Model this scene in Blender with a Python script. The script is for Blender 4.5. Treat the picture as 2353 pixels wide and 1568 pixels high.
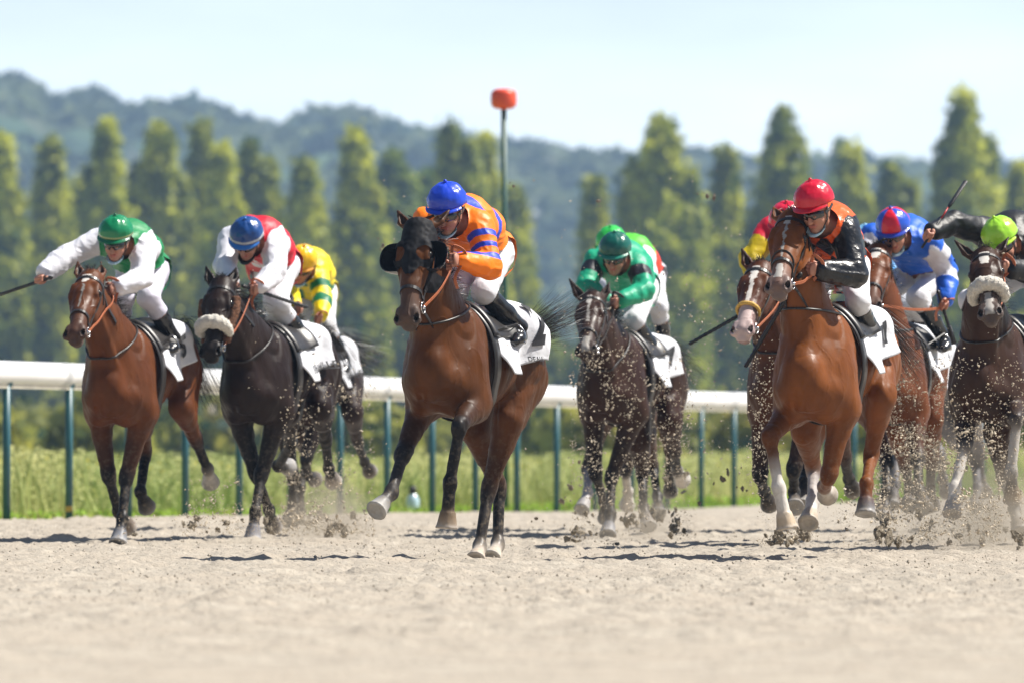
import bpy, math, random, time
import numpy as np
from math import radians, sin, cos, pi, sqrt
T0 = time.time()
for o in list(bpy.data.objects): bpy.data.objects.remove(o)
scene = bpy.context.scene
# ------------------------------------------------------------ camera, sky, sun, exposure
CAM = np.array([0., 0., 0.78]); FPX = 19600.0; W2, H2 = 1176.0, 784.0
PITCH = math.atan(216.0 / FPX)
cam = bpy.data.cameras.new("camera"); camo = bpy.data.objects.new("camera", cam)
scene.collection.objects.link(camo); scene.camera = camo
cam.sensor_width = 36; cam.lens = 300; cam.clip_start = 1; cam.clip_end = 20000
camo.location = CAM; camo.rotation_euler = (pi / 2 + PITCH, 0, 0)
cam.dof.use_dof = True; cam.dof.focus_distance = 53.5; cam.dof.aperture_fstop = 4.2
SUN_EL, SUN_AZ = radians(54), radians(12)      # azimuth measured from +X towards +Y
world = bpy.data.worlds.new("World"); scene.world = world; world.use_nodes = True
nt = world.node_tree; nt.nodes.clear()
sky = nt.nodes.new('ShaderNodeTexSky'); sky.sky_type = 'NISHITA'; sky.sun_disc = False
sky.sun_elevation = SUN_EL; sky.sun_rotation = pi / 2 - SUN_AZ
sky.air_density = 1.0; sky.dust_density = 1.6; sky.ozone_density = 1.0
bg = nt.nodes.new('ShaderNodeBackground'); bg.inputs[1].default_value = 0.055
wo = nt.nodes.new('ShaderNodeOutputWorld')
tc = nt.nodes.new('ShaderNodeTexCoord'); mp = nt.nodes.new('ShaderNodeMapping')
mp.inputs['Scale'].default_value = (14, 14, 55)
nz = nt.nodes.new('ShaderNodeTexNoise'); nz.inputs['Scale'].default_value = 1.0; nz.inputs['Detail'].default_value = 4
cr = nt.nodes.new('ShaderNodeValToRGB'); cr.color_ramp.elements[0].position = .42; cr.color_ramp.elements[1].position = .72
cr.color_ramp.elements[0].color = (.80, .80, .80, 1); cr.color_ramp.elements[1].color = (1, 1, 1, 1)
mx = nt.nodes.new('ShaderNodeMix'); mx.data_type = 'RGBA'; mx.inputs[7].default_value = (26.5, 29.6, 31.6, 1)
nt.links.new(tc.outputs['Generated'], mp.inputs[0]); nt.links.new(mp.outputs[0], nz.inputs[0])
nt.links.new(nz.outputs[0], cr.inputs[0])
sx_ = nt.nodes.new('ShaderNodeSeparateXYZ'); mr_ = nt.nodes.new('ShaderNodeMapRange'); mr_.inputs[1].default_value = 0.0; mr_.inputs[2].default_value = .10
mr_.inputs[3].default_value = 1.0; mr_.inputs[4].default_value = 0.0; ml_ = nt.nodes.new('ShaderNodeMath'); ml_.operation = 'MULTIPLY'
nt.links.new(tc.outputs['Generated'], sx_.inputs[0]); nt.links.new(sx_.outputs['Z'], mr_.inputs[0])
nt.links.new(cr.outputs[0], ml_.inputs[0]); nt.links.new(mr_.outputs[0], ml_.inputs[1]); my_ = nt.nodes.new('ShaderNodeMapRange'); my_.inputs[1].default_value = .45; my_.inputs[2].default_value = .92; my_.inputs[3].default_value = .06; my_.inputs[4].default_value = 1.0
m2_ = nt.nodes.new('ShaderNodeMath'); m2_.operation = 'MULTIPLY'; nt.links.new(sx_.outputs['Y'], my_.inputs[0]); nt.links.new(ml_.outputs[0], m2_.inputs[0]); nt.links.new(my_.outputs[0], m2_.inputs[1])
nt.links.new(m2_.outputs[0], mx.inputs[0])     # the bright milky band lies over the valley, towards +Y
nt.links.new(sky.outputs[0], mx.inputs[6]); nt.links.new(mx.outputs[2], bg.inputs[0]); nt.links.new(bg.outputs[0], wo.inputs[0])
sl = bpy.data.lights.new("sun", 'SUN'); sl.energy = 5.0; sl.angle = radians(0.5); sl.color = (1, .95, .87)
so = bpy.data.objects.new("sun", sl); scene.collection.objects.link(so)
sdir = np.array([cos(SUN_EL) * cos(SUN_AZ), cos(SUN_EL) * sin(SUN_AZ), sin(SUN_EL)])
from mathutils import Vector, Matrix
so.rotation_euler = Vector(sdir).to_track_quat('Z', 'Y').to_euler(); so.location = (20, 40, 40)
scene.view_settings.view_transform = 'Standard'; scene.view_settings.look = 'None'
scene.view_settings.exposure = 0.72; scene.view_settings.gamma = 1
scene.cycles.max_bounces = 5; scene.cycles.volume_bounces = 0; scene.cycles.diffuse_bounces = 3
scene.cycles.transparent_max_bounces = 6; scene.cycles.caustics_reflective = False; scene.cycles.caustics_refractive = False
HAZE_DENSITY = 0.00030

# ------------------------------------------------------------ helpers
rng = np.random.default_rng(7); R_ = random.Random(5)
A = lambda *v: np.array(v, dtype=np.float64)
def nrm(v): v = np.asarray(v, float); return v / (np.linalg.norm(v) + 1e-12)
def srgb(r, g, b):
    f = lambda c: (c / 255 / 12.92) if c / 255 <= .04045 else ((c / 255 + .055) / 1.055) ** 2.4
    return (f(r), f(g), f(b))
def ray(px, py):
    dx, dz = px - W2, H2 - py
    return nrm(A(dx, FPX * cos(PITCH) - dz * sin(PITCH), FPX * sin(PITCH) + dz * cos(PITCH)))
def at(px, py, Y):                       # world point on the pixel's sight line at distance Y
    d = ray(px, py); return CAM + d * (Y / d[1])
def hash3(ix, iy, iz, s):
    h = (ix.astype(np.int64) * 374761393 + iy.astype(np.int64) * 668265263 + iz.astype(np.int64) * 2147483647 + s * 974711) & 0xffffffff
    h = ((h ^ (h >> 13)) * 1274126177) & 0xffffffff
    return ((h ^ (h >> 16)) & 0xffff) / 65535.0
def vnoise(p, s=0):
    i = np.floor(p).astype(np.int64); f = p - i; f = f * f * (3 - 2 * f); r = 0
    for dx in (0, 1):
        for dy in (0, 1):
            for dz in (0, 1):
                w = (f[:, 0] if dx else 1 - f[:, 0]) * (f[:, 1] if dy else 1 - f[:, 1]) * (f[:, 2] if dz else 1 - f[:, 2])
                r = r + w * hash3(i[:, 0] + dx, i[:, 1] + dy, i[:, 2] + dz, s)
    return r * 2 - 1
def link(o, parent=None):
    scene.collection.objects.link(o)
    if parent is not None: o.parent = parent
    return o
def mesh_obj(name, V, F, mat, parent=None, col=None, smooth=True, mats=None, midx=None):
    me = bpy.data.meshes.new(name); V = np.asarray(V, np.float32)
    if isinstance(F, np.ndarray):
        k = F.shape[1]; me.vertices.add(len(V)); me.vertices.foreach_set('co', V.ravel())
        me.loops.add(F.size); me.loops.foreach_set('vertex_index', F.ravel().astype(np.int32))
        me.polygons.add(len(F)); me.polygons.foreach_set('loop_start', np.arange(0, F.size, k, dtype=np.int32))
        me.update(calc_edges=True)
    else:
        me.from_pydata([tuple(map(float, v)) for v in V], [], [tuple(map(int, f)) for f in F])
    me.polygons.foreach_set('use_smooth', [smooth] * len(me.polygons))
    if col is not None:
        c = np.ones((len(V), 4), np.float32); c[:, :3] = col
        at_ = me.color_attributes.new('Col', 'FLOAT_COLOR', 'POINT'); at_.data.foreach_set('color', c.ravel())
    for m in ([mat] if mats is None else mats): me.materials.append(m)
    if midx is not None: me.polygons.foreach_set('material_index', np.asarray(midx, np.int32))
    me.update()
    return link(bpy.data.objects.new(name, me), parent)
def tag(o, label=None, cat=None, group=None, kind=None):
    if label: o['label'] = label
    if cat: o['category'] = cat
    if group: o['group'] = group
    if kind: o['kind'] = kind
    return o
def empty(name, loc, rz=0, **k):
    o = bpy.data.objects.new(name, None); o.location = loc; o.rotation_euler = (0, 0, rz); o.empty_display_size = .2
    link(o); return tag(o, **k)
class MB:                                  # gathers quads / tubes / lathes into one mesh
    def __init__(s): s.V = []; s.F = []; s.C = []
    def add(s, V, F, c=None):
        b = len(s.V); s.V += [tuple(v) for v in V]; s.F += [tuple(b + i for i in f) for f in F]
        s.C += [c or (1, 1, 1)] * len(V)
    def tube(s, P, r, n=8, c=None, flat=1.0, ref=None):
        P = [np.asarray(p, float) for p in P]; m = len(P); V = []; F = []
        rr = r if hasattr(r, '__len__') else [r] * m
        for i, p in enumerate(P):
            t = nrm(P[min(i + 1, m - 1)] - P[max(i - 1, 0)])
            q = ref if ref is not None else (A(0, 0, 1) if abs(t[2]) < .9 else A(1, 0, 0))
            u = nrm(np.cross(t, q)); v = np.cross(u, t)
            for k in range(n):
                a = 2 * pi * k / n; V.append(p + u * cos(a) * rr[i] + v * sin(a) * rr[i] * flat)
        for i in range(m - 1):
            for k in range(n): F.append((i * n + k, i * n + (k + 1) % n, (i + 1) * n + (k + 1) % n, (i + 1) * n + k))
        F.append(tuple(range(n))[::-1]); F.append(tuple((m - 1) * n + k for k in range(n)))
        s.add(V, F, c)
    def ribbon(s, P, w, side, th=.004, c=None):     # flat strap, centre line P, half width w across 'side'
        P = [np.asarray(p, float) for p in P]; m = len(P); V = []; F = []
        for i, p in enumerate(P):
            t = nrm(P[min(i + 1, m - 1)] - P[max(i - 1, 0)]); sd = side[i] if isinstance(side, (list, tuple)) else side
            sd = nrm(sd - t * np.dot(sd, t)); nn = np.cross(t, sd); ww = w[i] if hasattr(w, '__len__') else w
            V += [p + sd * ww + nn * th, p - sd * ww + nn * th, p - sd * ww - nn * th, p + sd * ww - nn * th]
        for i in range(m - 1):
            for k in range(4): F.append((i * 4 + k, i * 4 + (k + 1) % 4, i * 4 + 4 + (k + 1) % 4, i * 4 + 4 + k))
        F += [(3, 2, 1, 0), ((m - 1) * 4, (m - 1) * 4 + 1, (m - 1) * 4 + 2, (m - 1) * 4 + 3)]
        s.add(V, F, c)
    def box(s, lo, hi, c=None):
        x0, y0, z0 = lo; x1, y1, z1 = hi
        V = [(x0, y0, z0), (x1, y0, z0), (x1, y1, z0), (x0, y1, z0), (x0, y0, z1), (x1, y0, z1), (x1, y1, z1), (x0, y1, z1)]
        s.add(V, [(3, 2, 1, 0), (4, 5, 6, 7), (0, 1, 5, 4), (1, 2, 6, 5), (2, 3, 7, 6), (3, 0, 4, 7)], c)
    def lathe(s, prof, o=(0, 0, 0), n=16, c=None):
        V = []; F = []; m = len(prof)
        for r, z in prof:
            for k in range(n): V.append((o[0] + r * cos(2 * pi * k / n), o[1] + r * sin(2 * pi * k / n), o[2] + z))
        for i in range(m - 1):
            for k in range(n): F.append((i * n + k, i * n + (k + 1) % n, (i + 1) * n + (k + 1) % n, (i + 1) * n + k))
        F.append(tuple(range(n))[::-1]); F.append(tuple((m - 1) * n + k for k in range(n))); s.add(V, F, c)
    def build(s, name, mat, parent=None, smooth=True, usecol=False):
        return mesh_obj(name, s.V, s.F, mat, parent, col=np.array(s.C) if usecol else None, smooth=smooth)

# ------------------------------------------------------------ materials
def mat(name, col=(.5, .5, .5), rough=.5, attr=False, nscale=0, namp=.15, bump=0, bscale=40, spec=.5, coat=0, metal=0,
        sheen=0, stretch=(1, 1, 1), trans=0, crough=.1, aniso=False):
    m = bpy.data.materials.new(name); m.use_nodes = True; n = m.node_tree.nodes; l = m.node_tree.links
    b = n['Principled BSDF']; b.inputs['Roughness'].default_value = rough; b.inputs['Metallic'].default_value = metal
    b.inputs['Specular IOR Level'].default_value = spec; b.inputs['Coat Weight'].default_value = coat
    b.inputs['Coat Roughness'].default_value = crough
    b.inputs['Sheen Weight'].default_value = sheen; b.inputs['Sheen Roughness'].default_value = .4
    b.inputs['Base Color'].default_value = (*col, 1); src = None
    if attr:
        a = n.new('ShaderNodeAttribute'); a.attribute_name = 'Col'; src = a.outputs['Color']
    t = n.new('ShaderNodeTexCoord'); mpn = n.new('ShaderNodeMapping'); mpn.inputs['Scale'].default_value = stretch
    l.new(t.outputs['Object'], mpn.inputs[0])
    if nscale:
        z = n.new('ShaderNodeTexNoise'); z.inputs['Scale'].default_value = nscale; z.inputs['Detail'].default_value = 5
        l.new(mpn.outputs[0], z.inputs[0])
        mr = n.new('ShaderNodeMapRange'); mr.inputs[1].default_value = .3; mr.inputs[2].default_value = .7
        mr.inputs[3].default_value = 1 - namp; mr.inputs[4].default_value = 1 + namp; l.new(z.outputs[0], mr.inputs[0])
        x = n.new('ShaderNodeMix'); x.data_type = 'RGBA'; x.blend_type = 'MULTIPLY'; x.inputs[0].default_value = 1
        if src: l.new(src, x.inputs[6])
        else: x.inputs[6].default_value = (*col, 1)
        l.new(mr.outputs[0], x.inputs[7]); src = x.outputs[2]
    if src: l.new(src, b.inputs['Base Color'])
    if bump:
        z2 = n.new('ShaderNodeTexNoise'); z2.inputs['Scale'].default_value = bscale; z2.inputs['Detail'].default_value = 4
        l.new(mpn.outputs[0], z2.inputs[0]); bp = n.new('ShaderNodeBump'); bp.inputs['Strength'].default_value = 1
        bp.inputs['Distance'].default_value = bump; l.new(z2.outputs[0], bp.inputs['Height']); l.new(bp.outputs[0], b.inputs['Normal'])
    if trans:
        tr = n.new('ShaderNodeBsdfTranslucent'); ms = n.new('ShaderNodeMixShader'); ms.inputs[0].default_value = trans
        if src: l.new(src, tr.inputs[0])
        else: tr.inputs[0].default_value = (*col, 1)
        o = n['Material Output']; l.new(b.outputs[0], ms.inputs[1]); l.new(tr.outputs[0], ms.inputs[2]); l.new(ms.outputs[0], o.inputs[0])
    return m
M = dict(
    coat=mat('horse_coat', rough=.43, attr=True, nscale=9, namp=.2, bump=.003, bscale=24, spec=.17, sheen=.0, stretch=(1, 1, .55)),
    skin=mat('skin', rough=.5, attr=True, nscale=30, namp=.08),
    silk=mat('satin_silk', rough=.48, attr=True, nscale=14, namp=.06, bump=.006, bscale=16, spec=.4),
    gloss=mat('glossy_satin', rough=.3, attr=True, bump=.010, bscale=18, spec=.5),
    breech=mat('breeches_cloth', rough=.6, attr=True, nscale=12, namp=.05, bump=.004, bscale=24),
    boot=mat('boot_leather', col=(.012, .012, .014), rough=.22, spec=.7, bump=.003, bscale=30),
    leather=mat('black_leather', col=(.02, .017, .016), rough=.38, nscale=30, namp=.3),
    tan=mat('tan_rubber', col=(.45, .13, .05), rough=.5, nscale=60, namp=.2),
    yellow_rope=mat('yellow_rope', col=(.62, .38, .08), rough=.7, nscale=120, namp=.35),
    steel=mat('steel', col=(.6, .6, .62), rough=.25, metal=1),
    cloth=mat('saddle_cloth', col=(.66, .67, .71), rough=.8, nscale=7, namp=.10, bump=.014, bscale=9),
    blue_cloth=mat('blue_pad', col=(.03, .05, .14), rough=.8, nscale=20),
    ink=mat('black_print', col=(.015, .015, .018), rough=.7, nscale=20, namp=.2),
    fleece=mat('white_fleece', col=(.72, .68, .60), rough=.95, nscale=60, namp=.12, bump=.02, bscale=90, sheen=.3),
    brown_fleece=mat('brown_fleece', col=(.14, .06, .028), rough=.95, nscale=50, namp=.4, bump=.02, bscale=80),
    hair=mat('horse_hair', col=(.022, .018, .017), rough=.42, nscale=20, namp=.4),
    hood=mat('hood_cloth', col=(.008, .008, .010), rough=.7, nscale=300, namp=.5, spec=.2),
    plastic=mat('black_plastic', col=(.012, .012, .014), rough=.12, spec=.7),
    eye=mat('horse_eye', col=(.008, .005, .004), rough=.12, spec=.4),
    lens=mat('goggle_lens', col=(.012, .008, .006), rough=.06, spec=1.0),
    mask=mat('mask_paper', col=(.50, .68, .76), rough=.8, nscale=30, namp=.05),
    cap=mat('cap_cover', rough=.26, attr=True, bump=.004, bscale=28, spec=.6),
    whip=mat('whip_grip', col=(.015, .015, .017), rough=.45, bump=.004, bscale=200),
    red=mat('red_shaft', col=(.4, .03, .03), rough=.4),
    rail=mat('white_rail', col=(.82, .82, .82), rough=.35, nscale=1.3, namp=.09),
    rail_joint=mat('grey_sleeve', col=(.55, .56, .57), rough=.4, nscale=6),
    cream=mat('cream_strip', col=(.62, .57, .45), rough=.5, nscale=4),
    post=mat('teal_paint', col=(.02, .095, .115), rough=.4, nscale=5, namp=.15),
    orange=mat('orange_ball', col=(.85, .09, .035), rough=.4, nscale=4, namp=.06),
    pole=mat('dark_green_paint', col=(.012, .07, .05), rough=.4, nscale=5),
    clod=mat('damp_sand', col=(.38, .32, .235), rough=.95, nscale=30, namp=.4, bump=.01, bscale=60),
    grain=mat('flying_sand', col=(.48, .41, .31), rough=.95, nscale=3, namp=.35),
    hoof=mat('hoof', col=(.2, .16, .12), rough=.35),
    wall=mat('cream_render', col=(.58, .50, .40), rough=.85, nscale=1.5, namp=.1),
    roof=mat('roof_tiles', col=(.26, .13, .09), rough=.8, nscale=3, namp=.2),
    glass=mat('window_glass', col=(.05, .06, .07), rough=.1, spec=.8),
    grey=mat('grey_concrete', col=(.42, .44, .46), rough=.8, nscale=1.2, namp=.25),
    bark=mat('bark', col=(.11, .08, .055), rough=.9, nscale=6, namp=.3),
    bottle=mat('bottle_plastic', col=(.45, .62, .72), rough=.15, spec=.7), 
)
def weather_coat(m):                       # broken-up sheen, and sand dust sticking low on the legs
    n = m.node_tree.nodes; l = m.node_tree.links; b = n['Principled BSDF']; t = n.new('ShaderNodeTexCoord')
    z = n.new('ShaderNodeTexNoise'); z.inputs['Scale'].default_value = 7; z.inputs['Detail'].default_value = 7; z.inputs['Roughness'].default_value = .65; l.new(t.outputs['Object'], z.inputs[0])
    r = n.new('ShaderNodeMapRange'); r.inputs[1].default_value = .35; r.inputs[2].default_value = .65; r.inputs[3].default_value = .34; r.inputs[4].default_value = .62; l.new(z.outputs[0], r.inputs[0]); l.new(r.outputs[0], b.inputs['Roughness'])
    src = b.inputs['Base Color'].links[0].from_socket; s = n.new('ShaderNodeSeparateXYZ'); l.new(t.outputs['Object'], s.inputs[0])
    h = n.new('ShaderNodeMapRange'); h.inputs[1].default_value = .15; h.inputs[2].default_value = .95; h.inputs[3].default_value = .75; h.inputs[4].default_value = 0; l.new(s.outputs['Z'], h.inputs[0])
    z2 = n.new('ShaderNodeTexNoise'); z2.inputs['Scale'].default_value = 34; z2.inputs['Detail'].default_value = 5; l.new(t.outputs['Object'], z2.inputs[0])
    k = n.new('ShaderNodeMapRange'); k.inputs[1].default_value = .50; k.inputs[2].default_value = .68; k.inputs[3].default_value = 0; k.inputs[4].default_value = .55; l.new(z2.outputs[0], k.inputs[0])
    f = n.new('ShaderNodeMath'); f.operation = 'MULTIPLY'; l.new(h.outputs[0], f.inputs[0]); l.new(k.outputs[0], f.inputs[1])
    x = n.new('ShaderNodeMix'); x.data_type = 'RGBA'; x.inputs[7].default_value = (.27, .215, .15, 1); l.new(f.outputs[0], x.inputs[0]); l.new(src, x.inputs[6]); l.new(x.outputs[2], b.inputs['Base Color'])
weather_coat(M['coat'])
def two_tone(name, c1, c2, scale, rough=.9, bump=0, bscale=30, stretch=(1, 1, 1), coord='Object', c3=None, s3=.1, lo=.42, hi=.6):
    m = bpy.data.materials.new(name); m.use_nodes = True; n = m.node_tree.nodes; l = m.node_tree.links; b = n['Principled BSDF']
    b.inputs['Roughness'].default_value = rough; b.inputs['Specular IOR Level'].default_value = .2
    t = n.new('ShaderNodeTexCoord'); mpn = n.new('ShaderNodeMapping'); mpn.inputs['Scale'].default_value = stretch
    l.new(t.outputs[coord], mpn.inputs[0]); z = n.new('ShaderNodeTexNoise'); z.inputs['Scale'].default_value = scale
    z.inputs['Detail'].default_value = 6; l.new(mpn.outputs[0], z.inputs[0]); r = n.new('ShaderNodeValToRGB')
    r.color_ramp.elements[0].position = lo; r.color_ramp.elements[1].position = hi
    r.color_ramp.elements[0].color = (*c1, 1); r.color_ramp.elements[1].color = (*c2, 1); l.new(z.outputs[0], r.inputs[0]); src = r.outputs[0]
    if c3 is not None:
        z3 = n.new('ShaderNodeTexNoise'); z3.inputs['Scale'].default_value = s3; z3.inputs['Detail'].default_value = 3; l.new(mpn.outputs[0], z3.inputs[0])
        r3 = n.new('ShaderNodeValToRGB'); r3.color_ramp.elements[0].position = .45; r3.color_ramp.elements[1].position = .62; l.new(z3.outputs[0], r3.inputs[0])
        x = n.new('ShaderNodeMix'); x.data_type = 'RGBA'; x.inputs[7].default_value = (*c3, 1); l.new(r3.outputs[0], x.inputs[0]); l.new(src, x.inputs[6]); src = x.outputs[2]
    l.new(src, b.inputs['Base Color'])
    if bump:
        z2 = n.new('ShaderNodeTexNoise'); z2.inputs['Scale'].default_value = bscale; z2.inputs['Detail'].default_value = 5
        l.new(mpn.outputs[0], z2.inputs[0]); bp = n.new('ShaderNodeBump'); bp.inputs['Distance'].default_value = bump
        l.new(z2.outputs[0], bp.inputs['Height']); l.new(bp.outputs[0], b.inputs['Normal'])
    return m

# ------------------------------------------------------------ ground, track, fence
FX0, FD0, FX1, FD1 = -4.62, 78.0, 2.86, 110.0          # the rail runs through these two points (x, distance)
FL = math.hypot(FX1 - FX0, FD1 - FD0); fdir = A((FX1 - FX0) / FL, (FD1 - FD0) / FL, 0); fnorm = A(-fdir[1], fdir[0], 0)
def gz(x, y):                                           # the ground falls away gently beyond the pack
    t = np.clip((np.asarray(y, float) - 76) / 34, 0, 1); return -.125 * t * t * (3 - 2 * t)
def fence_y(x): return FD0 + (np.asarray(x, float) - FX0) * (FD1 - FD0) / (FX1 - FX0)
m_grass = two_tone('mown_grass', (.16, .25, .05), (.27, .34, .08), 3.0, c3=(.36, .34, .13), s3=.25, bump=.03, bscale=12)
m_sand = two_tone('sand', (.335, .295, .242), (.415, .37, .305), 2.6, rough=.95, bump=.02, bscale=30, c3=(.38, .332, .27), s3=.8)
xs = np.unique(np.concatenate([np.linspace(-1600, -40, 10), np.linspace(-40, 40, 21), np.linspace(40, 1600, 10)]))
ys = np.unique(np.concatenate([np.linspace(-60, 70, 10), np.linspace(70, 130, 25), np.linspace(130, 2200, 20)]))
gx, gy = np.meshgrid(xs, ys); 
V = np.stack([gx.ravel(), gy.ravel(), gz(gx, gy).ravel() - .03], 1); nx, ny = len(xs), len(ys)
idx = np.arange(nx * ny).reshape(ny, nx)
def gridF(idx): return np.stack([idx[:-1, :-1].ravel(), idx[:-1, 1:].ravel(), idx[1:, 1:].ravel(), idx[1:, :-1].ravel()], 1)
tag(mesh_obj('grass_ground', V, gridF(idx), m_grass), kind='structure')
# sandy track: fine cells where the camera looks, coarse outside; ends along the rail line
def track():
    side = np.linspace(0, 1, 12) ** 1.6 * 34
    xs = np.unique(np.concatenate([-6.2 - side, np.arange(-6.2, 6.2, .034), 6.2 + side]))
    D = [18.0]
    while D[-1] < 60: D.append(D[-1] + max(.04, (D[-1] - 22) * .0022))
    ts = (np.array([-10, 0, 8, 14] + D) ) ; tv = np.concatenate([ts, np.linspace(60.2, 100, 340)])
    # rows: absolute y up to 60, then blended towards the slanting edge
    X, Tn = np.meshgrid(xs, tv); u = np.clip((Tn - 60) / 40, 0, 1)
    edge = fence_y(np.clip(X, -10.5, 60)) - .35 + .25 * np.sin(X * 1.7) * .4
    edge = np.maximum(edge, 62); Y = np.where(Tn <= 60, Tn, 60 + u * (edge - 60))
    P = np.stack([X.ravel(), Y.ravel(), np.zeros(X.size)], 1)
    n1 = vnoise(P * A(.35, .22, 1), 1) * .018
    n2 = vnoise(P * A(2.2, 1.5, 1), 2) * .014
    n3 = np.maximum(0, vnoise(P * A(7, 5, 1), 3)) ** 1.5 * .035
    n4 = np.maximum(0, vnoise(P * A(17, 11, 1), 4) - .1) ** 1.2 * .035
    near = np.clip((Y.ravel() - 20) / 20, .3, 1) * (1 - .75 * np.clip((Y.ravel() - 82) / 20, 0, 1))
    # hoof-churned patches
    z = gz(P[:, 0], P[:, 1]) + n1 * .6 + (n2 + n3 + n4) * near * .85
    z = z * 1 - .004
    V = P.copy(); V[:, 2] = z
    idx = np.arange(X.size).reshape(X.shape)
    tag(mesh_obj('sand_track', V, gridF(idx), m_sand), kind='structure')
track()

def build_fence():
    root = empty('rail_fence', (FX0, FD0, 0), label='white topped racecourse rail on teal green posts running behind the horses', cat='fence')
    base = A(FX0, FD0, 0)
    def P(s, z): q = A(FX0, FD0, 0) + fdir * s; return A(q[0], q[1], float(gz(q[0], q[1])) + z) - base
    L = np.arange(-30, 110, 1.03); rail = MB(); V = []; F = []
    n = 14
    for i, s in enumerate(L):
        c = P(s, 1.36)
        for k in range(n):
            a = 2 * pi * k / n; V.append(c + fnorm * cos(a) * .085 + A(0, 0, 1) * sin(a) * .105)
    for i in range(len(L) - 1):
        for k in range(n): F.append((i * n + k, i * n + (k + 1) % n, (i + 1) * n + (k + 1) % n, (i + 1) * n + k))
    mesh_obj('rail', V, F, M['rail'], root)
    st = MB()
    st.ribbon([P(s, 1.24) for s in L], .022, A(0, 0, 1), .02); st.build('cable_strip', M['cream'], root, smooth=False)
    dp = FL / 16
    for s in np.arange(-29, 108, 6.15):
        j_ = MB(); V2 = []; c0, c1 = P(s, 1.36), P(s + .16, 1.36)
        for c in (c0, c1): V2 += [c + fnorm * cos(2 * pi * k / n) * .089 + A(0, 0, 1) * sin(2 * pi * k / n) * .109 for k in range(n)]
        j_.add(V2, [(k, (k + 1) % n, n + (k + 1) % n, n + k) for k in range(n)]); j_.build('rail_joint', M['rail_joint'], root)
    for k in range(-13, 52):
        s = k * dp; b = MB(); c0 = P(s, -.06); c1 = P(s, 1.285)
        b.tube([c0, c1], .036, 12); lean = fnorm * .0
        p = b.build('post', M['post'], root)
        q = MB(); q.tube([P(s + .03, 1.23), P(s + .03, 1.31)], .05, 10); q.build('bracket', M['post'], p)
    t = MB(); c = P(dp, .1) + A(0, -.04, 0); t.box(c - A(.03, .006, .025), c + A(.03, .006, .025))
    t.build('tag_plate', M['yellow_rope'], root, smooth=False)
build_fence()
# marker pole with orange ball
def marker():
    b = at(1162, 1166, 103); b[2] = gz(b[0], b[1]); r = empty('marker_pole', b, label='tall thin dark green pole topped with an orange rounded drum behind the rail', cat='pole')
    top = at(1157, 228, 103); h = top[2] - b[2]; dx = top[0] - b[0]
    m = MB(); m.tube([(0, 0, -.05), (dx, 0, h)], .034, 12); m.build('pole', M['pole'], r)
    V = []; F = []; n = 24; k = 14
    for i in range(k + 1):
        ph = pi * i / k
        for j in range(n):
            a = 2 * pi * j / n; e = .55
            f = lambda c: math.copysign(abs(c) ** e, c)
            V.append((dx + .158 * f(sin(ph)) * cos(a), .158 * f(sin(ph)) * sin(a), h + .125 * f(cos(ph))))
    for i in range(k):
        for j in range(n): F.append((i * n + j, (i + 1) * n + j, (i + 1) * n + (j + 1) % n, i * n + (j + 1) % n))
    mesh_obj('ball', V, F, M['orange'], r)
marker()
def bottle():
    b = at(948, 1172, 100); b[2] = gz(b[0], b[1]); r = empty('water_bottle', b, label='pale blue plastic bottle with dark neck standing on the grass behind the rail', cat='bottle')
    m = MB(); m.lathe([(.0, 0), (.07, 0), (.078, .02), (.078, .13), (.06, .17), (.035, .2), (.03, .205)], n=14); m.build('bottle_body', M['bottle'], r)
    m = MB(); m.lathe([(.036, .2), (.045, .21), (.045, .27), (.02, .3)], n=14); m.build('bottle_cap', M['leather'], r)
bottle()
def leaf_mesh(name, centers, sizes, cols, out=None):
    n = len(centers); c = np.asarray(centers); s = np.asarray(sizes)[:, None]
    d1 = rng.normal(size=(n, 3)); d1 /= np.linalg.norm(d1, axis=1)[:, None]; d2 = rng.normal(size=(n, 3)); d2 = np.cross(d1, d2); d2 /= np.linalg.norm(d2, axis=1)[:, None]
    if out is not None:
        nn = out / (np.linalg.norm(out, axis=1)[:, None] + 1e-9) + rng.normal(size=(n, 3)) * .55; nn /= np.linalg.norm(nn, axis=1)[:, None]
        d1 = np.cross(nn, d1); d1 /= np.linalg.norm(d1, axis=1)[:, None]; d2 = np.cross(nn, d1)
    V = np.stack([c - d1 * s * .6, c + d2 * s * .45, c + d1 * s * .6, c - d2 * s * .45], 1).reshape(-1, 3)
    F = np.arange(n * 4).reshape(n, 4); me = bpy.data.meshes.new(name)
    return V, F, np.repeat(np.asarray(cols), 4, axis=0)
# ------------------------------------------------------------ tall weeds and verge grass
def blades(name, spots, hfun, wfun, mat_, col, n=3):
    V = []; F = []; C = []
    for (x, y) in spots:
        h = hfun(x, y); w = wfun(); a = R_.uniform(0, pi); lx, ly = R_.gauss(0, .3) * h, R_.gauss(0, .3) * h
        z = float(gz(x, y)) - .03; dx, dy = cos(a) * w, sin(a) * w; b = len(V)
        V += [(x - dx, y - dy, z), (x + dx, y + dy, z), (x + lx * .4 - dx * .8, y + ly * .4 - dy * .8, z + h * .55),
              (x + lx * .4 + dx * .8, y + ly * .4 + dy * .8, z + h * .55), (x + lx, y + ly, z + h)]
        F += [(b, b + 1, b + 3), (b, b + 3, b + 2), (b + 2, b + 3, b + 4)]; C += [col(x, y, h)] * 5
    return mesh_obj(name, V, np.array(F), mat_, col=np.array(C), smooth=False)
m_blade = mat('grass_blades', attr=True, rough=.6, spec=.2, trans=.35)
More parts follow.
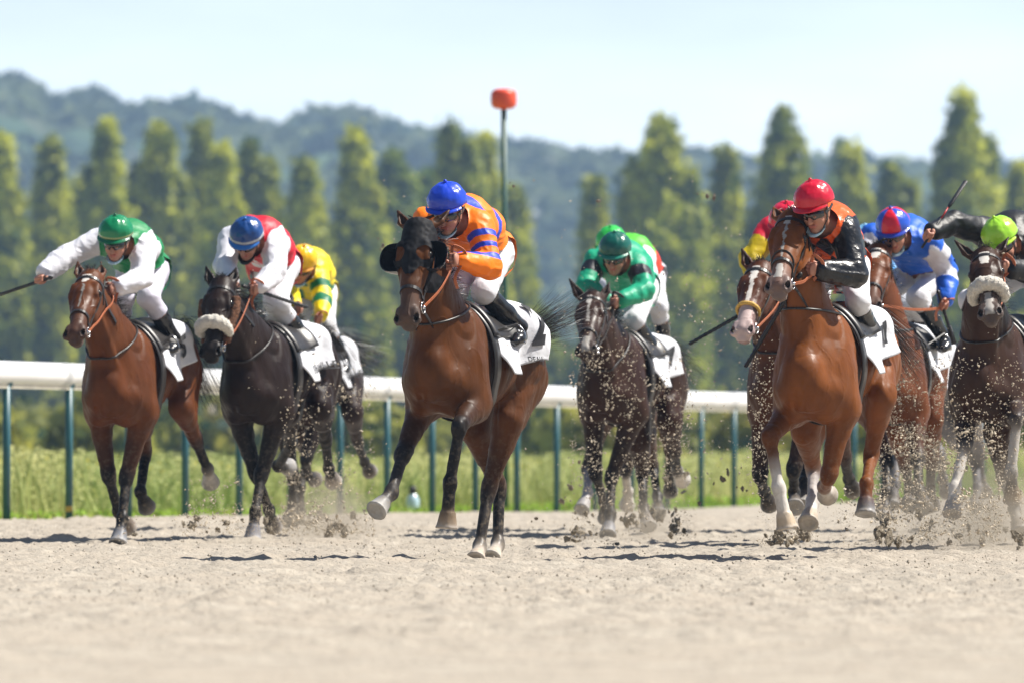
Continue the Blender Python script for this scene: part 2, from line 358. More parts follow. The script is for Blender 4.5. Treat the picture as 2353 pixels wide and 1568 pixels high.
def weeds():
    sp = []
    for i in range(16000):
        s = R_.uniform(-30, 70); off = 13 + R_.random() ** 1.2 * 14
        q = A(FX0, FD0, 0) + fdir * s + A(0, 1, 0) * off + A(-1, 0, 0) * 0
        sp.append((q[0] + R_.uniform(-.3, .3), q[1]))
    def hf(x, y):
        e = np.array([[x * .8, y * .15, 0]]); c = float(vnoise(e, 9)[0]); return max(.2, (.66 + .14 * c) * R_.uniform(.25, 1.08))
    def col(x, y, h):
        c = float(vnoise(np.array([[x * .7, y * .2, 3.]]), 5)[0]) + R_.gauss(0, .22)
        if h > .92 and R_.random() < .35: return (.60, .48, .05)
        a = np.clip(.5 + c * .6, 0, 1); return tuple((1 - a) * A(.27, .35, .10) + a * A(.56, .55, .25))
    tag(blades('tall_weeds', sp, hf, lambda: R_.uniform(.010, .028), m_blade, col), label='band of tall green and yellow weeds beyond the mown verge', cat='weeds', kind='stuff')
    g = np.random.default_rng(17); n = 135000; s = g.uniform(-30, 70, n); off = 13 + g.random(n) ** 1.2 * 14
    X = FX0 + fdir[0] * s + g.uniform(-.3, .3, n); Y = FD0 + fdir[1] * s + off
    top = .60 + .10 * vnoise(np.stack([X * .8, Y * .15, X * 0], 1), 9) + .07 * vnoise(np.stack([X * 3, Y * 1.2, X * 0], 1), 19); Z = gz(X, Y) + g.random(n) ** .7 * np.maximum(top, .2)
    t = np.clip(.5 + .55 * vnoise(np.stack([X * .9, Y * .25, Z * 1.5], 1), 5) + g.normal(0, .09, n), 0, 1)[:, None]; K = (1 - t) * A(.27, .34, .10) + t * A(.66, .62, .27); fl = (g.random(n) < .03) & (Z > gz(X, Y) + top * .8); K[fl] = (.70, .58, .06)
    P = np.stack([X, Y, Z], 1); V, F, K = leaf_mesh('w', P, g.uniform(.02, .05, n), K, A(0, -.4, .6) + 0 * P)
    tag(mesh_obj('weed_leaves', V, F, m_blade, col=K, smooth=False), label='leafy yellow green herb bank behind the mown verge', cat='weeds', kind='stuff')
    sp = []
    for i in range(9000):
        s = R_.uniform(-28, 60); off = .35 + R_.random() * 13; q = A(FX0, FD0, 0) + fdir * s + A(0, off, 0); sp.append((q[0], q[1]))
    tag(blades('verge_grass', sp, lambda x, y: R_.uniform(.04, .1), lambda: R_.uniform(.012, .03), m_blade,
        lambda x, y, h: tuple(A(.36, .52, .08) * R_.uniform(.7, 1.25)) if R_.random() < .8 else (.36, .34, .10)),
        label='short green verge grass between the rail and the weeds', cat='grass', kind='stuff')
weeds()
# ------------------------------------------------------------ trees
m_leaf = mat('leaves', attr=True, rough=.55, spec=.25, trans=.42)
def poplar_mesh(seed, spires, squat=0):      # unit tree: height 1, half width 1 scaled later
    r = np.random.default_rng(seed); C = []; S = []; K = []
    for (sx, sy, h, w) in spires:
        n = int(7000 * w * (h + .2))
        z = r.random(n) ** .85 * h
        prof = np.minimum(np.clip((1.02 - z / h) * 2.5, .03, 1) ** .7, .62 + .5 * z / h) * w if not squat else np.clip(np.sin(np.clip(z / h, 0, 1) ** .8 * pi), .05, 1) ** .6 * w
        an = r.random(n) * 2 * pi; lob = .72 + .34 * np.sin(an * 3 + z * 17 + seed) * np.sin(z * 31 + seed * 2)
        rr = prof * np.sqrt(r.random(n)) ** .6 * lob
        x = sx + rr * np.cos(an); y = sy + rr * np.sin(an)
        cl = vnoise(np.stack([x * 4.2, y * 4.2, z * 22], 1), seed); keep = (cl > -.42) | (r.random(n) < .25)
        C.append(np.stack([x, y, z], 1)[keep]); tone = np.clip(.46 + cl[keep] * .75 + r.normal(0, .18, keep.sum()), 0, 1)
        K.append((1 - tone)[:, None] * A(.045, .105, .028) + tone[:, None] * A(.74, .74, .07))  # clump noise paints deep shade and sunlit highlights into the leaf colour
        S.append(np.full(keep.sum(), 1.) * r.uniform(.6, 1.4, keep.sum()))
    return np.concatenate(C), np.concatenate(S), np.concatenate(K)
POP = [poplar_mesh(1, [(0, 0, 1, .85), (.45, .1, .82, .5), (-.5, 0, .7, .45)]), poplar_mesh(2, [(0, 0, 1, .8), (-.4, .2, .86, .5), (.5, 0, .6, .5)]),
       poplar_mesh(3, [(-.25, 0, 1, .65), (.35, 0, .93, .6), (0, .3, .8, .6)]), poplar_mesh(4, [(0, 0, 1, .9), (.2, .3, .8, .6)]),
       poplar_mesh(5, [(0, 0, 1, .95), (-.5, .2, .88, .6), (.5, -.1, .84, .6), (.0, .3, .93, .6)]), poplar_mesh(6, [(0, 0, 1, .95), (.4, 0, .75, .7), (-.5, 0, .7, .6)], 1)]
def tree(px, ty, hw, D, v, label, name='poplar_tree', tint=(1, 1, 1), cat='tree', group=None):
    g = at(px, 1000, D); t = at(px, ty, D); w = hw * D / FPX; h = t[2] + .3
    r = empty(name, (g[0], D, -.3), label=label, cat=cat, group=group)
    c, s, k = POP[v]; w *= 1.42; dens = 1.0; c = c * A(w, w, h - .6) + A(0, 0, .6)
    c = c + rng.normal(0, .26, c.shape)
    cx = c[:, :2] - vnoise(np.stack([c[:, 0] * 0, c[:, 0] * 0, c[:, 2] * .2], 1), 2)[:, None] * .3; lf = np.stack([vnoise(c * .9, 61), vnoise(c * .9, 62), vnoise(c * .9, 63)], 1)
    out = np.stack([cx[:, 0] / w, cx[:, 1] / w, .35 + 0 * c[:, 0]], 1) + lf * .9
    V, F, K = leaf_mesh('crown', c, s * .46, k * np.array(tint), out)
    mesh_obj('crown', V, F, m_leaf, r, col=K, smooth=False)
    m = MB(); m.tube([(0, 0, 0), (.05, 0, h * .3), (0, .05, h * .7), (0, 0, h * .93)], [.28, .22, .12, .02], 8)
    for q in range(7):
        a = R_.uniform(0, 6.28); z0 = h * R_.uniform(.1, .6); m.tube([(0, 0, z0), (cos(a) * w * .35, sin(a) * w * .35, z0 + h * .1), (cos(a) * w * .5, sin(a) * w * .5, z0 + h * .22)], [.09, .06, .02], 5)
    m.build('trunk', M['bark'], r)
GT = 'row of poplars beyond the racecourse'
tl = [ # px, top y, half width px, D, variant, label
 (2, 318, 50, 555, 0, 'poplar cut by the left edge of the picture'), (118, 332, 52, 560, 3, 'second poplar from the left, plain pointed crown'),
 (188, 420, 34, 590, 1, 'short dim poplar in the gap left of the twin topped one'), (243, 290, 56, 550, 1, 'twin topped tall poplar above and left of the green capped rider'),
 (366, 296, 66, 555, 4, 'broad blunt topped poplar between the two left riders'), (462, 292, 40, 565, 3, 'thin pointed poplar right of the broad blunt one'),
 (508, 345, 44, 550, 0, 'slim poplar straight above the navy capped rider'), (592, 328, 52, 558, 2, 'poplar with two close tips right above the navy capped rider'),
 (702, 376, 56, 552, 3, 'lower bushy poplar above the yellow capped rider'), (818, 308, 62, 556, 0, 'tall poplar left of the blue capped rider'),
 (1052, 282, 56, 552, 2, 'tall poplar directly above the blue capped rider'), (1112, 318, 48, 560, 1, 'poplar touching the left side of the marker pole'),
 (1182, 440, 42, 575, 3, 'low poplar just right of the marker pole'), (1365, 420, 28, 550, 3, 'very small narrow poplar above the dark green capped rider'),
 (1520, 284, 88, 545, 4, 'very wide tall poplar in the right middle of the row'), (1668, 350, 46, 555, 3, 'narrow poplar between the two widest ones'),
 (1800, 260, 80, 550, 5, 'big round shouldered poplar left of the red capped rider'), (1957, 345, 52, 565, 0, 'poplar just right of the red capped rider'),
 (2062, 378, 50, 560, 2, 'short poplar above the rider in blue'), (2213, 218, 76, 548, 1, 'tallest pointed poplar near the right edge'),
 (2266, 330, 36, 556, 3, 'slim poplar leaning against the tallest one on its right'), (2342, 390, 40, 560, 0, 'poplar cut by the right edge of the picture')]
for px, ty, hw, D, v, lb in tl: tree(px, ty, hw, D, v, lb, group=GT)
for k_, (px, ty) in enumerate(((-110, 330), (-230, 300), (-360, 350), (-500, 320), (2440, 340), (2560, 300), (2690, 360), (2830, 330))): tree(px, ty, 58, 556, k_ % 4, 'poplar of the same row standing beyond the picture edge', group=GT)
tree(905, 355, 90, 610, 5, 'rounded dull green tree left of the blue capped rider behind the poplars', 'broadleaf_tree', (.75, .85, 1.0))
tree(985, 400, 80, 640, 5, 'rounded grey green tree behind the blue capped rider', 'broadleaf_tree', (.7, .85, 1.05))
tree(1930, 325, 55, 900, 5, 'faint grey tree far behind the poplar right of the red capped rider', 'broadleaf_tree', (.7, .85, 1.05))
# undergrowth between the poplars: separate bushes
bushes = [(30, 560, 95), (150, 600, 95), (300, 560, 105), (430, 590, 90), (560, 560, 95), (650, 600, 90), (770, 560, 95), (900, 540, 120), (1010, 580, 95), (1110, 600, 85), (1200, 680, 75), (1290, 800, 60),
          (1400, 760, 70), (1480, 640, 90), (1590, 640, 95), (1700, 640, 90), (1850, 600, 100), (1990, 580, 95), (2090, 590, 95), (2170, 640, 85), (2300, 590, 100)]
for i, (px, ty, hw) in enumerate(bushes):
    tree(px, ty, hw, 575 + (i % 3) * 12, 5, 'dark bush filling the foot of the poplar row', 'hedge_bush', (.6, .66, .7), 'bush', 'bushes under the poplars')
r3 = random.Random(4)
for i in range(17):
    px = -60 + i * 150 + r3.uniform(-30, 30); tree(px, r3.uniform(966, 990), r3.uniform(40, 75), r3.uniform(190, 300), 5, 'low pale scrub in front of the long grey wall', 'scrub_bush', r3.choice([(.75, .72, 1.4), (.6, .6, 1.0), (.95, .8, 1.9)]), 'bush', 'scrub along the far side of the weeds')
# grey track wall, huts
def wall():
    m = MB(); m.box((-60, 0, -.4), (60, .6, 1.12)); 
    o = m.build('low_wall', M['grey'], None, smooth=False); o.location = (0, 330, 0)
    tag(o, 'long low grey wall seen between the weeds and the foot of the trees', 'wall')
wall()
def hut(px0, px1, ty, D, lb, rf=True):
    a = at(px0, 1000, D); b = at(px1, 1000, D); h = at(px0, ty, D)[2]; w = b[0] - a[0]
    r = empty('house', ((a[0] + b[0]) / 2, D, -.3), label=lb, cat='house')
    m = MB(); m.box((-w / 2, 0, 0), (w / 2, 4, h * .8 + .3)); wl = m.build('wall', M['wall'], r, smooth=False)
    m = MB(); z = h * .8 + .3; V = [(-w / 2 - .2, -.3, z), (w / 2 + .2, -.3, z), (w / 2 + .2, 4.3, z), (-w / 2 - .2, 4.3, z), (-w / 2 - .2, 2, h + .5), (w / 2 + .2, 2, h + .5)]
    m.add(V, [(0, 1, 5, 4), (2, 3, 4, 5), (0, 4, 3), (1, 2, 5), (3, 2, 1, 0)]); m.build('roof', M['wall'] if not rf else M['roof'], r, smooth=False)
    m = MB(); m.box((-w * .3, -.02, .6), (-w * .05, .05, 1.5)); m.build('window', M['glass'], r, smooth=False)
    m = MB(); m.box((w * .1, -.02, .05), (w * .32, .05, 1.7)); m.build('door', M['post'], r, smooth=False)
hut(1222, 1345, 905, 420, 'small cream house seen between the middle horse and the dark bay', False)
hut(1590, 1690, 915, 430, 'small cream house seen left of the chestnut horse', False)
hut(485, 520, 940, 400, 'small cream hut glimpsed right of the leftmost horse', False)

# ------------------------------------------------------------ hills
def hills():
    sky_pts = [(-3200, 330), (-2200, 250), (-1400, 300), (-700, 210), (-300, 190), (0, 178), (60, 200), (95, 232), (120, 236), (170, 215), (215, 218), (250, 262), (320, 237), (390, 268), (430, 232), (480, 250), (530, 276), (600, 288), (670, 300),
               (730, 258), (800, 255), (850, 288), (900, 285), (950, 300), (1040, 312), (1100, 330), (1180, 326), (1240, 338), (1310, 362), (1360, 352), (1420, 360), (1600, 355),
               (1700, 368), (2000, 372), (2140, 376), (2352, 376), (2700, 372), (3400, 330), (4200, 370), (5600, 340)]
    sx = np.array([p[0] for p in sky_pts], float); sy = np.array([p[1] for p in sky_pts], float)
    m_f = two_tone('wooded_hill', (.05, .09, .05), (.09, .14, .06), .012, c3=(.13, .18, .07), s3=.005, bump=6, bscale=.06)
    Ds = np.linspace(1000, 2100, 70); px = np.linspace(-3200, 5600, 900)
    Pp, Dd = np.meshgrid(px, Ds); top = np.interp(Pp, sx, sy); X = (Pp - W2) * Dd / FPX
    Htop = (1000 - top) * 1900 / FPX + .8           # skyline height at 1900 m
    t = np.clip((Dd - 1000) / 900, 0, 1); prof = t * t * (3 - 2 * t)
    Z = prof * Htop * np.clip(1 - np.clip((Dd - 1900) / 200, 0, 1) ** 2 * .5, 0, 1) - 1
    P = np.stack([X.ravel(), Dd.ravel(), np.zeros(X.size)], 1)
    b = np.abs(vnoise(P * .045, 31)) * 5.0 + vnoise(P * .018, 32) * 6 + vnoise(P * .12, 33) * 1.6
    Z = Z.ravel() - 3 + (b - 3) * np.clip(prof.ravel() * 1.4, 0, 1) * .22
    V = np.stack([X.ravel(), Dd.ravel(), Z], 1); idx = np.arange(X.size).reshape(X.shape)
    tag(mesh_obj('wooded_hills', V, gridF(idx), m_f), kind='structure')
    # a canopy of tree crowns over the slope, one mass
    r = np.random.default_rng(3); n = 9500
    pp = np.where(r.random(n) < .56, r.uniform(-350, 2700, n), r.uniform(-2400, 4700, n)); dd = 1080 + r.random(n) ** .8 * 860; tt = np.clip((dd - 1000) / 900, 0, 1)
    hz = (tt * tt * (3 - 2 * tt)) * ((1000 - np.interp(pp, sx, sy)) * 1900 / FPX + .8) - 1; hz = hz * (1 - np.clip((dd - 1900) / 200, 0, 1) ** 2 * .5)
    xx = (pp - W2) * dd / FPX; ctrs = np.stack([xx, dd, hz - 7.4], 1); keep = (vnoise(ctrs * A(.02, .008, 0), 44) > -.45) | (dd > 1840); ctrs = ctrs[keep]
    C = []; S = []; K = []; O = []
    for c in ctrs:
        m = 34; d = r.normal(size=(m, 3)); d /= np.linalg.norm(d, axis=1)[:, None]; R = r.uniform(3.0, 7.8)
        C.append(c + d * A(R * .9, R, R)); O.append(d); S.append(np.full(m, R * .8)); tn = r.uniform(.7, 1.3) ; g = r.random()
        K.append(np.tile((1 - g) * A(.06, .10, .07) + g * A(.20, .24, .10), (m, 1)) * tn * r.uniform(.85, 1.15, (m, 1)))
    V, F, K = leaf_mesh('w', np.concatenate(C), np.concatenate(S), np.concatenate(K), np.concatenate(O))
    tag(mesh_obj('distant_wood', V, F, m_leaf, col=K, smooth=False), label='far off wood covering the blue hazy hills', cat='wood', kind='stuff')
    for px_, y_, lb in ((300, 372, 'tiny pale house on the hill left of the broad poplar'), (548, 0, ''), (1215, 468, 'tiny pale house on the hill right of the marker pole')):
        if not lb: continue
        q = at(px_, y_, 1300); r_ = empty('hill_house', q + A(0, 0, -3), label=lb, cat='house')
        m = MB(); m.box((-1.2, 0, -3), (1.2, 2, 1.2)); m.build('wall', M['wall'], r_, smooth=False)
        m = MB(); m.add([(-1.4, -.3, 1.2), (1.4, -.3, 1.2), (1.4, 2.3, 1.2), (-1.4, 2.3, 1.2), (-1.4, 1, 2), (1.4, 1, 2)], [(0, 1, 5, 4), (2, 3, 4, 5), (0, 4, 3), (1, 2, 5), (3, 2, 1, 0)]); m.build('roof', M['grey'], r_, smooth=False)
hills()
def haze():
    m = bpy.data.materials.new('haze'); m.use_nodes = True; n = m.node_tree.nodes; n.clear(); o = n.new('ShaderNodeOutputMaterial')
    v = n.new('ShaderNodeVolumePrincipled'); v.inputs['Density'].default_value = HAZE_DENSITY; v.inputs['Color'].default_value = (.46, .68, 1, 1)
    v.inputs['Anisotropy'].default_value = 0.1
    m.node_tree.links.new(v.outputs[0], o.inputs['Volume'])
    b = MB(); b.box((-1700, -90, -9), (1700, 2300, 150)); ob = b.build('haze', m, smooth=False)
    tag(ob, 'thin blue summer haze over the valley', 'haze', kind='stuff')
haze()
print('setting', round(time.time() - T0, 1))

# ------------------------------------------------------------ implicit surface modeller
class Prim:
    __slots__ = ('a', 'b', 'ra', 'rb', 'side', 'k', 'sub', 'col', 'lab', 'flat')
    def __init__(s, a, b, ra, rb, side=None, k=.03, sub=False, col=(1, 1, 1), lab=0, flat=False):
        s.a = np.asarray(a, float); s.b = np.asarray(b, float)
        s.ra = tuple(ra) if hasattr(ra, '__len__') else (ra, ra); s.rb = tuple(rb) if hasattr(rb, '__len__') else (rb, rb)
        if np.linalg.norm(s.b - s.a) < 1e-5: s.b = s.a + A(1e-4, 0, 0)
        s.side = side; s.k = k; s.sub = sub; s.col = col; s.lab = lab; s.flat = flat
    def frame(s):
        ax = s.b - s.a; L = np.linalg.norm(ax); ax = ax / L
        sd = A(0, 1, 0) if s.side is None else np.asarray(s.side, float)
        sd = sd - ax * (sd @ ax)
        if np.linalg.norm(sd) < 1e-3: sd = A(1, 0, 0) - ax * ax[0]
        sd = nrm(sd); return ax, L, sd, np.cross(ax, sd)
    def dist(s, X, Y, Z):
        ax, L, sd, up = s.frame(); x = X - s.a[0]; y = Y - s.a[1]; z = Z - s.a[2]
        t = x * ax[0] + y * ax[1] + z * ax[2]; tcl = np.clip(t, 0, L); e = t - tcl; tn = tcl / L
        rw = s.ra[0] + (s.rb[0] - s.ra[0]) * tn; rh = s.ra[1] + (s.rb[1] - s.ra[1]) * tn; re = (rw + rh) * .5
        p = x * sd[0] + y * sd[1] + z * sd[2]; q = x * up[0] + y * up[1] + z * up[2]
        if s.flat:
            k0 = np.sqrt((p / rw) ** 2 + (q / rh) ** 2) + 1e-6; d = (k0 - 1) * np.minimum(rw, rh)
            return np.maximum(d, np.abs(t - L / 2) - L / 2)
        p2 = p / rw; q2 = q / rh; e2 = e / re
        k0 = np.sqrt(p2 * p2 + q2 * q2 + e2 * e2) + 1e-6; k1 = np.sqrt((p2 / rw) ** 2 + (q2 / rh) ** 2 + (e2 / re) ** 2) + 1e-6
        return np.maximum(k0 * (k0 - 1) / k1, -np.minimum(rw, rh))
def smin(a, b, k): h = np.maximum(k - np.abs(a - b), 0) / k; return np.minimum(a, b) - h * h * k * .25
def smax(a, b, k): h = np.maximum(k - np.abs(a - b), 0) / k; return np.maximum(a, b) + h * h * k * .25
def field_pts(prims, P):
    D = np.full(len(P), 9.); X, Y, Z = P[:, 0], P[:, 1], P[:, 2]
    for p in prims:
        d = p.dist(X, Y, Z); D = smax(D, -d, p.k) if p.sub else smin(D, d, p.k)
    return D
def field_grid(prims, lo, hi, h, inflate=0):
    n = np.ceil((hi - lo) / h).astype(int) + 1; D = np.full(n, .5, np.float32)
    gx = (lo[0] + h * np.arange(n[0])).astype(np.float32); gy = (lo[1] + h * np.arange(n[1])).astype(np.float32); gz_ = (lo[2] + h * np.arange(n[2])).astype(np.float32)
    for p in prims:
        r = max(*p.ra, *p.rb) + p.k + 3 * h + inflate; a = np.minimum(p.a, p.b) - r; b = np.maximum(p.a, p.b) + r
        i0 = np.clip(np.floor((a - lo) / h).astype(int), 0, n); i1 = np.clip(np.ceil((b - lo) / h).astype(int) + 1, 0, n)
        if (i1 <= i0).any(): continue
        sl = tuple(slice(u, v) for u, v in zip(i0, i1))
        d = p.dist(gx[sl[0]][:, None, None], gy[sl[1]][None, :, None], gz_[sl[2]][None, None, :]).astype(np.float32)
        D[sl] = smax(D[sl], -d, p.k) if p.sub else smin(D[sl], d, p.k)
    return D - inflate
def surface_nets(D, lo, h):
    s = D < 0; nx, ny, nz_ = D.shape
    c = [s[i:nx - 1 + i, j:ny - 1 + j, k:nz_ - 1 + k] for i in (0, 1) for j in (0, 1) for k in (0, 1)]
    cnt = sum(x.astype(np.int8) for x in c); act = (cnt > 0) & (cnt < 8); I = np.argwhere(act)
    if len(I) == 0: return np.zeros((0, 3)), np.zeros((0, 4), int)
    vid = np.full(act.shape, -1, np.int32); vid[act] = np.arange(len(I))
    off = np.array([(i, j, k) for i in (0, 1) for j in (0, 1) for k in (0, 1)])
    val = np.stack([D[I[:, 0] + o[0], I[:, 1] + o[1], I[:, 2] + o[2]] for o in off], 1)
    acc = np.zeros((len(I), 3)); w = np.zeros(len(I))
    for a in range(8):
        for b in range(a + 1, 8):
            if np.abs(off[a] - off[b]).sum() != 1: continue
            m = (val[:, a] < 0) != (val[:, b] < 0); t = val[m, a] / (val[m, a] - val[m, b])
            acc[m] += off[a] + (off[b] - off[a]) * t[:, None]; w[m] += 1
    V = lo + h * (I + acc / w[:, None]); Fs = []
    for ax in range(3):
        u, v = [(1, 2), (2, 0), (0, 1)][ax]
        a = [slice(None)] * 3; b = [slice(None)] * 3; a[ax] = slice(0, -1); b[ax] = slice(1, None)
        cr_ = s[tuple(a)] != s[tuple(b)]; E = np.argwhere(cr_); E = E[(E[:, u] > 0) & (E[:, v] > 0) & (E[:, u] < D.shape[u] - 1) & (E[:, v] < D.shape[v] - 1)]
        ins = s[tuple(E.T)]
        def g(du, dv): q = E.copy(); q[:, u] -= du; q[:, v] -= dv; return vid[tuple(q.T)]
        q = np.stack([g(1, 1), g(0, 1), g(0, 0), g(1, 0)], 1); q[~ins] = q[~ins][:, ::-1]; Fs.append(q)
    F = np.concatenate(Fs); F = F[(F >= 0).all(1)]
    return V, F
def compact(V, F):
    used = np.zeros(len(V), bool); used[F.ravel()] = True; m = np.cumsum(used) - 1; return V[used], m[F], used
def polygonise(prims, h, fine=(), inflate=0, bounds=None):
    P = np.array([q for p in prims if not p.sub for q in (p.a, p.b)]); r = max(max(*p.ra, *p.rb) for p in prims)
    if bounds is None:
        lo = np.min([np.minimum(p.a, p.b) - max(*p.ra, *p.rb) for p in prims if not p.sub], axis=0) - 3 * h - inflate - .02
        hi = np.max([np.maximum(p.a, p.b) + max(*p.ra, *p.rb) for p in prims if not p.sub], axis=0) + 3 * h + inflate + .02
    else: lo, hi = bounds
    V, F = surface_nets(field_grid(prims, lo, hi, h, inflate), lo, h); Vs, Fs = [], []
    cen = V[F].mean(1) if len(F) else np.zeros((0, 3)); keep = np.ones(len(F), bool)
    for c, rad, hf in fine: keep &= np.linalg.norm(cen - c, axis=1) > rad
    V, F, _ = compact(V, F[keep]); Vs.append(V); Fs.append(F); base = len(V); done = []
    for c, rad, hf in fine:
        l2, h2 = c - rad - 3 * hf, c + rad + 3 * hf
        v, f = surface_nets(field_grid(prims, l2, h2, hf, inflate), l2, hf)
        if len(f) == 0: continue
        cc = v[f].mean(1); kp = np.linalg.norm(cc - c, axis=1) < rad + h * .6
        for c0, r0 in done: kp &= np.linalg.norm(cc - c0, axis=1) > r0
        done.append((c, rad)); v, f, _ = compact(v, f[kp]); Vs.append(v); Fs.append(f + base); base += len(v)
    return np.concatenate(Vs), np.concatenate(Fs)
def prim_weights(prims, V, tau):
    X, Y, Z = V[:, 0], V[:, 1], V[:, 2]; pr = [p for p in prims if not p.sub]
    return pr, np.stack([p.dist(X, Y, Z) for p in pr], 1)
def blend_col(prims, V, tau=.012):
    pr, D = prim_weights(prims, V, tau); w = np.exp(-(D - D.min(1)[:, None]) / tau); w /= w.sum(1)[:, None]
    return w @ np.array([p.col for p in pr])
def trace_in(prims, start, direction, n=40, off=0.0, maxd=2.0):     # march from outside to the surface
    P = np.array(start, float); d = np.array(direction, float); tt = np.zeros(len(P))
    for _ in range(n):
        f = field_pts(prims, P + d * tt[:, None]) - off; tt = np.clip(tt + f * .8, 0, maxd)
    return P + d * tt[:, None]
def loop_on(prims, center, e1, e2, R, n=36, off=.006, a0=0, a1=2 * pi):
    """points of a strap round the body: rays towards centre in the plane (e1,e2)"""
    a = np.linspace(a0, a1, n); dirs = np.cos(a)[:, None] * e1 + np.sin(a)[:, None] * e2
    return trace_in(prims, center + dirs * R, -dirs, off=off, maxd=R * .98)

class Frame:                                 # horse space: x forward, y left, z up
    def __init__(s, D, chestx, croupx):
        Dc = D - .55; Dr = D + .6; Xc = (chestx - W2) * Dc / FPX; Xr = (croupx - W2) * Dr / FPX
        th = math.asin((Xr - Xc) / 1.15); s.F = A(-sin(th), -cos(th), 0); s.L = A(cos(th), -sin(th), 0); s.th = th
        s.O = A(Xc - s.F[0] * .55, D, 0); s.O[0] = Xc + (Xr - Xc) * .55 / 1.15
        s.rz = math.atan2(s.F[1], s.F[0]); s.c = s.loc(CAM)
    def loc(s, p): q = p - s.O; return A(q @ s.F, q @ s.L, p[2])
    def w(s, q): return s.O + s.F * q[0] + s.L * q[1] + A(0, 0, q[2])
    def dirn(s, px, py): d = ray(px, py); return A(d @ s.F, d @ s.L, d[2])
    def atf(s, px, py, f): d = s.dirn(px, py); return s.c + d * ((f - s.c[0]) / d[0])
    def solve(s, prev, L, px, py, sg):       # joint at bone length L from prev, on the pixel's sight line
        d = s.dirn(px, py); o = s.c - prev; b = o @ d; cc = o @ o - L * L; q = b * b - cc
        if q < 0: return s.c + d * (-b)
        t = -b - sqrt(q) if sg > 0 else -b + sqrt(q); return s.c + d * t
exec_t = time.time()
# ------------------------------------------------------------ horses
def curve_pts(P, n=24):                      # smooth path through control points
    P = np.array(P, float); P = np.vstack([2 * P[0] - P[1], P, 2 * P[-1] - P[-2]]); out = []
    m = len(P) - 3; per = max(2, n // m)
    for i in range(m):
        p0, p1, p2, p3 = P[i:i + 4]
        for t in np.linspace(0, 1, per, endpoint=(i == m - 1)):
            out.append(.5 * ((2 * p1) + (-p0 + p2) * t + (2 * p0 - 5 * p1 + 4 * p2 - p3) * t * t + (-p0 + 3 * p1 - 3 * p2 + p3) * t ** 3))
    return np.array(out)
def hair(mb, P, spread, n, w, jitter, taper=.15):     # bundle of thin strands along path P
    P = np.array(P, float)
    for i in range(n):
        o = rng.normal(0, 1, 3) * spread; e = rng.normal(0, 1, 3) * jitter; L = R_.uniform(.55, 1.0); m = max(4, int(len(P) * L))
        t = np.linspace(0, 1, m)[:, None]; ph = R_.uniform(0, 6); wave = np.sin(t * R_.uniform(3, 7) + ph) * jitter * .25
        Q = P[:m] + o + e * t ** 1.4 + wave * nrm(rng.normal(0, 1, 3)); d = nrm(Q[-1] - Q[0]); s = nrm(np.cross(d, rng.normal(0, 1, 3)))
        ww = w * (1 - (1 - taper) * t) * R_.uniform(.6, 1.2); b = len(mb.V)
        for q, x in zip(Q, ww): mb.V.append(tuple(q + s * x)); mb.V.append(tuple(q - s * x)); mb.C += [(1, 1, 1)] * 2
        for k in range(m - 1): mb.F.append((b + 2 * k, b + 2 * k + 1, b + 2 * k + 3, b + 2 * k + 2))
def draped_text(txt, size, mapper, name, parent, off=.004, shear=0, bold=0):
    cu = bpy.data.curves.new('t', 'FONT'); cu.body = txt; cu.size = size; cu.align_x = 'CENTER'; cu.align_y = 'CENTER'; cu.resolution_u = 6; cu.shear = shear; cu.offset = bold
    o = bpy.data.objects.new('t', cu); scene.collection.objects.link(o); dg = bpy.context.evaluated_depsgraph_get(); dg.update()
    me = o.evaluated_get(dg).to_mesh()
    import bmesh
    bm = bmesh.new(); bm.from_mesh(me); bmesh.ops.triangulate(bm, faces=bm.faces[:])
    for _ in range(3): bmesh.ops.subdivide_edges(bm, edges=[e for e in bm.edges if e.calc_length() > size * .07], cuts=1); bmesh.ops.triangulate(bm, faces=bm.faces[:])
    V = np.array([v.co[:] for v in bm.verts]); F = [[v.index for v in f.verts] for f in bm.faces]; bm.free()
    bpy.data.objects.remove(o); bpy.data.curves.remove(cu)
    return mesh_obj(name, mapper(V[:, 0], V[:, 1], off), np.array(F), M['ink'], parent, smooth=False)

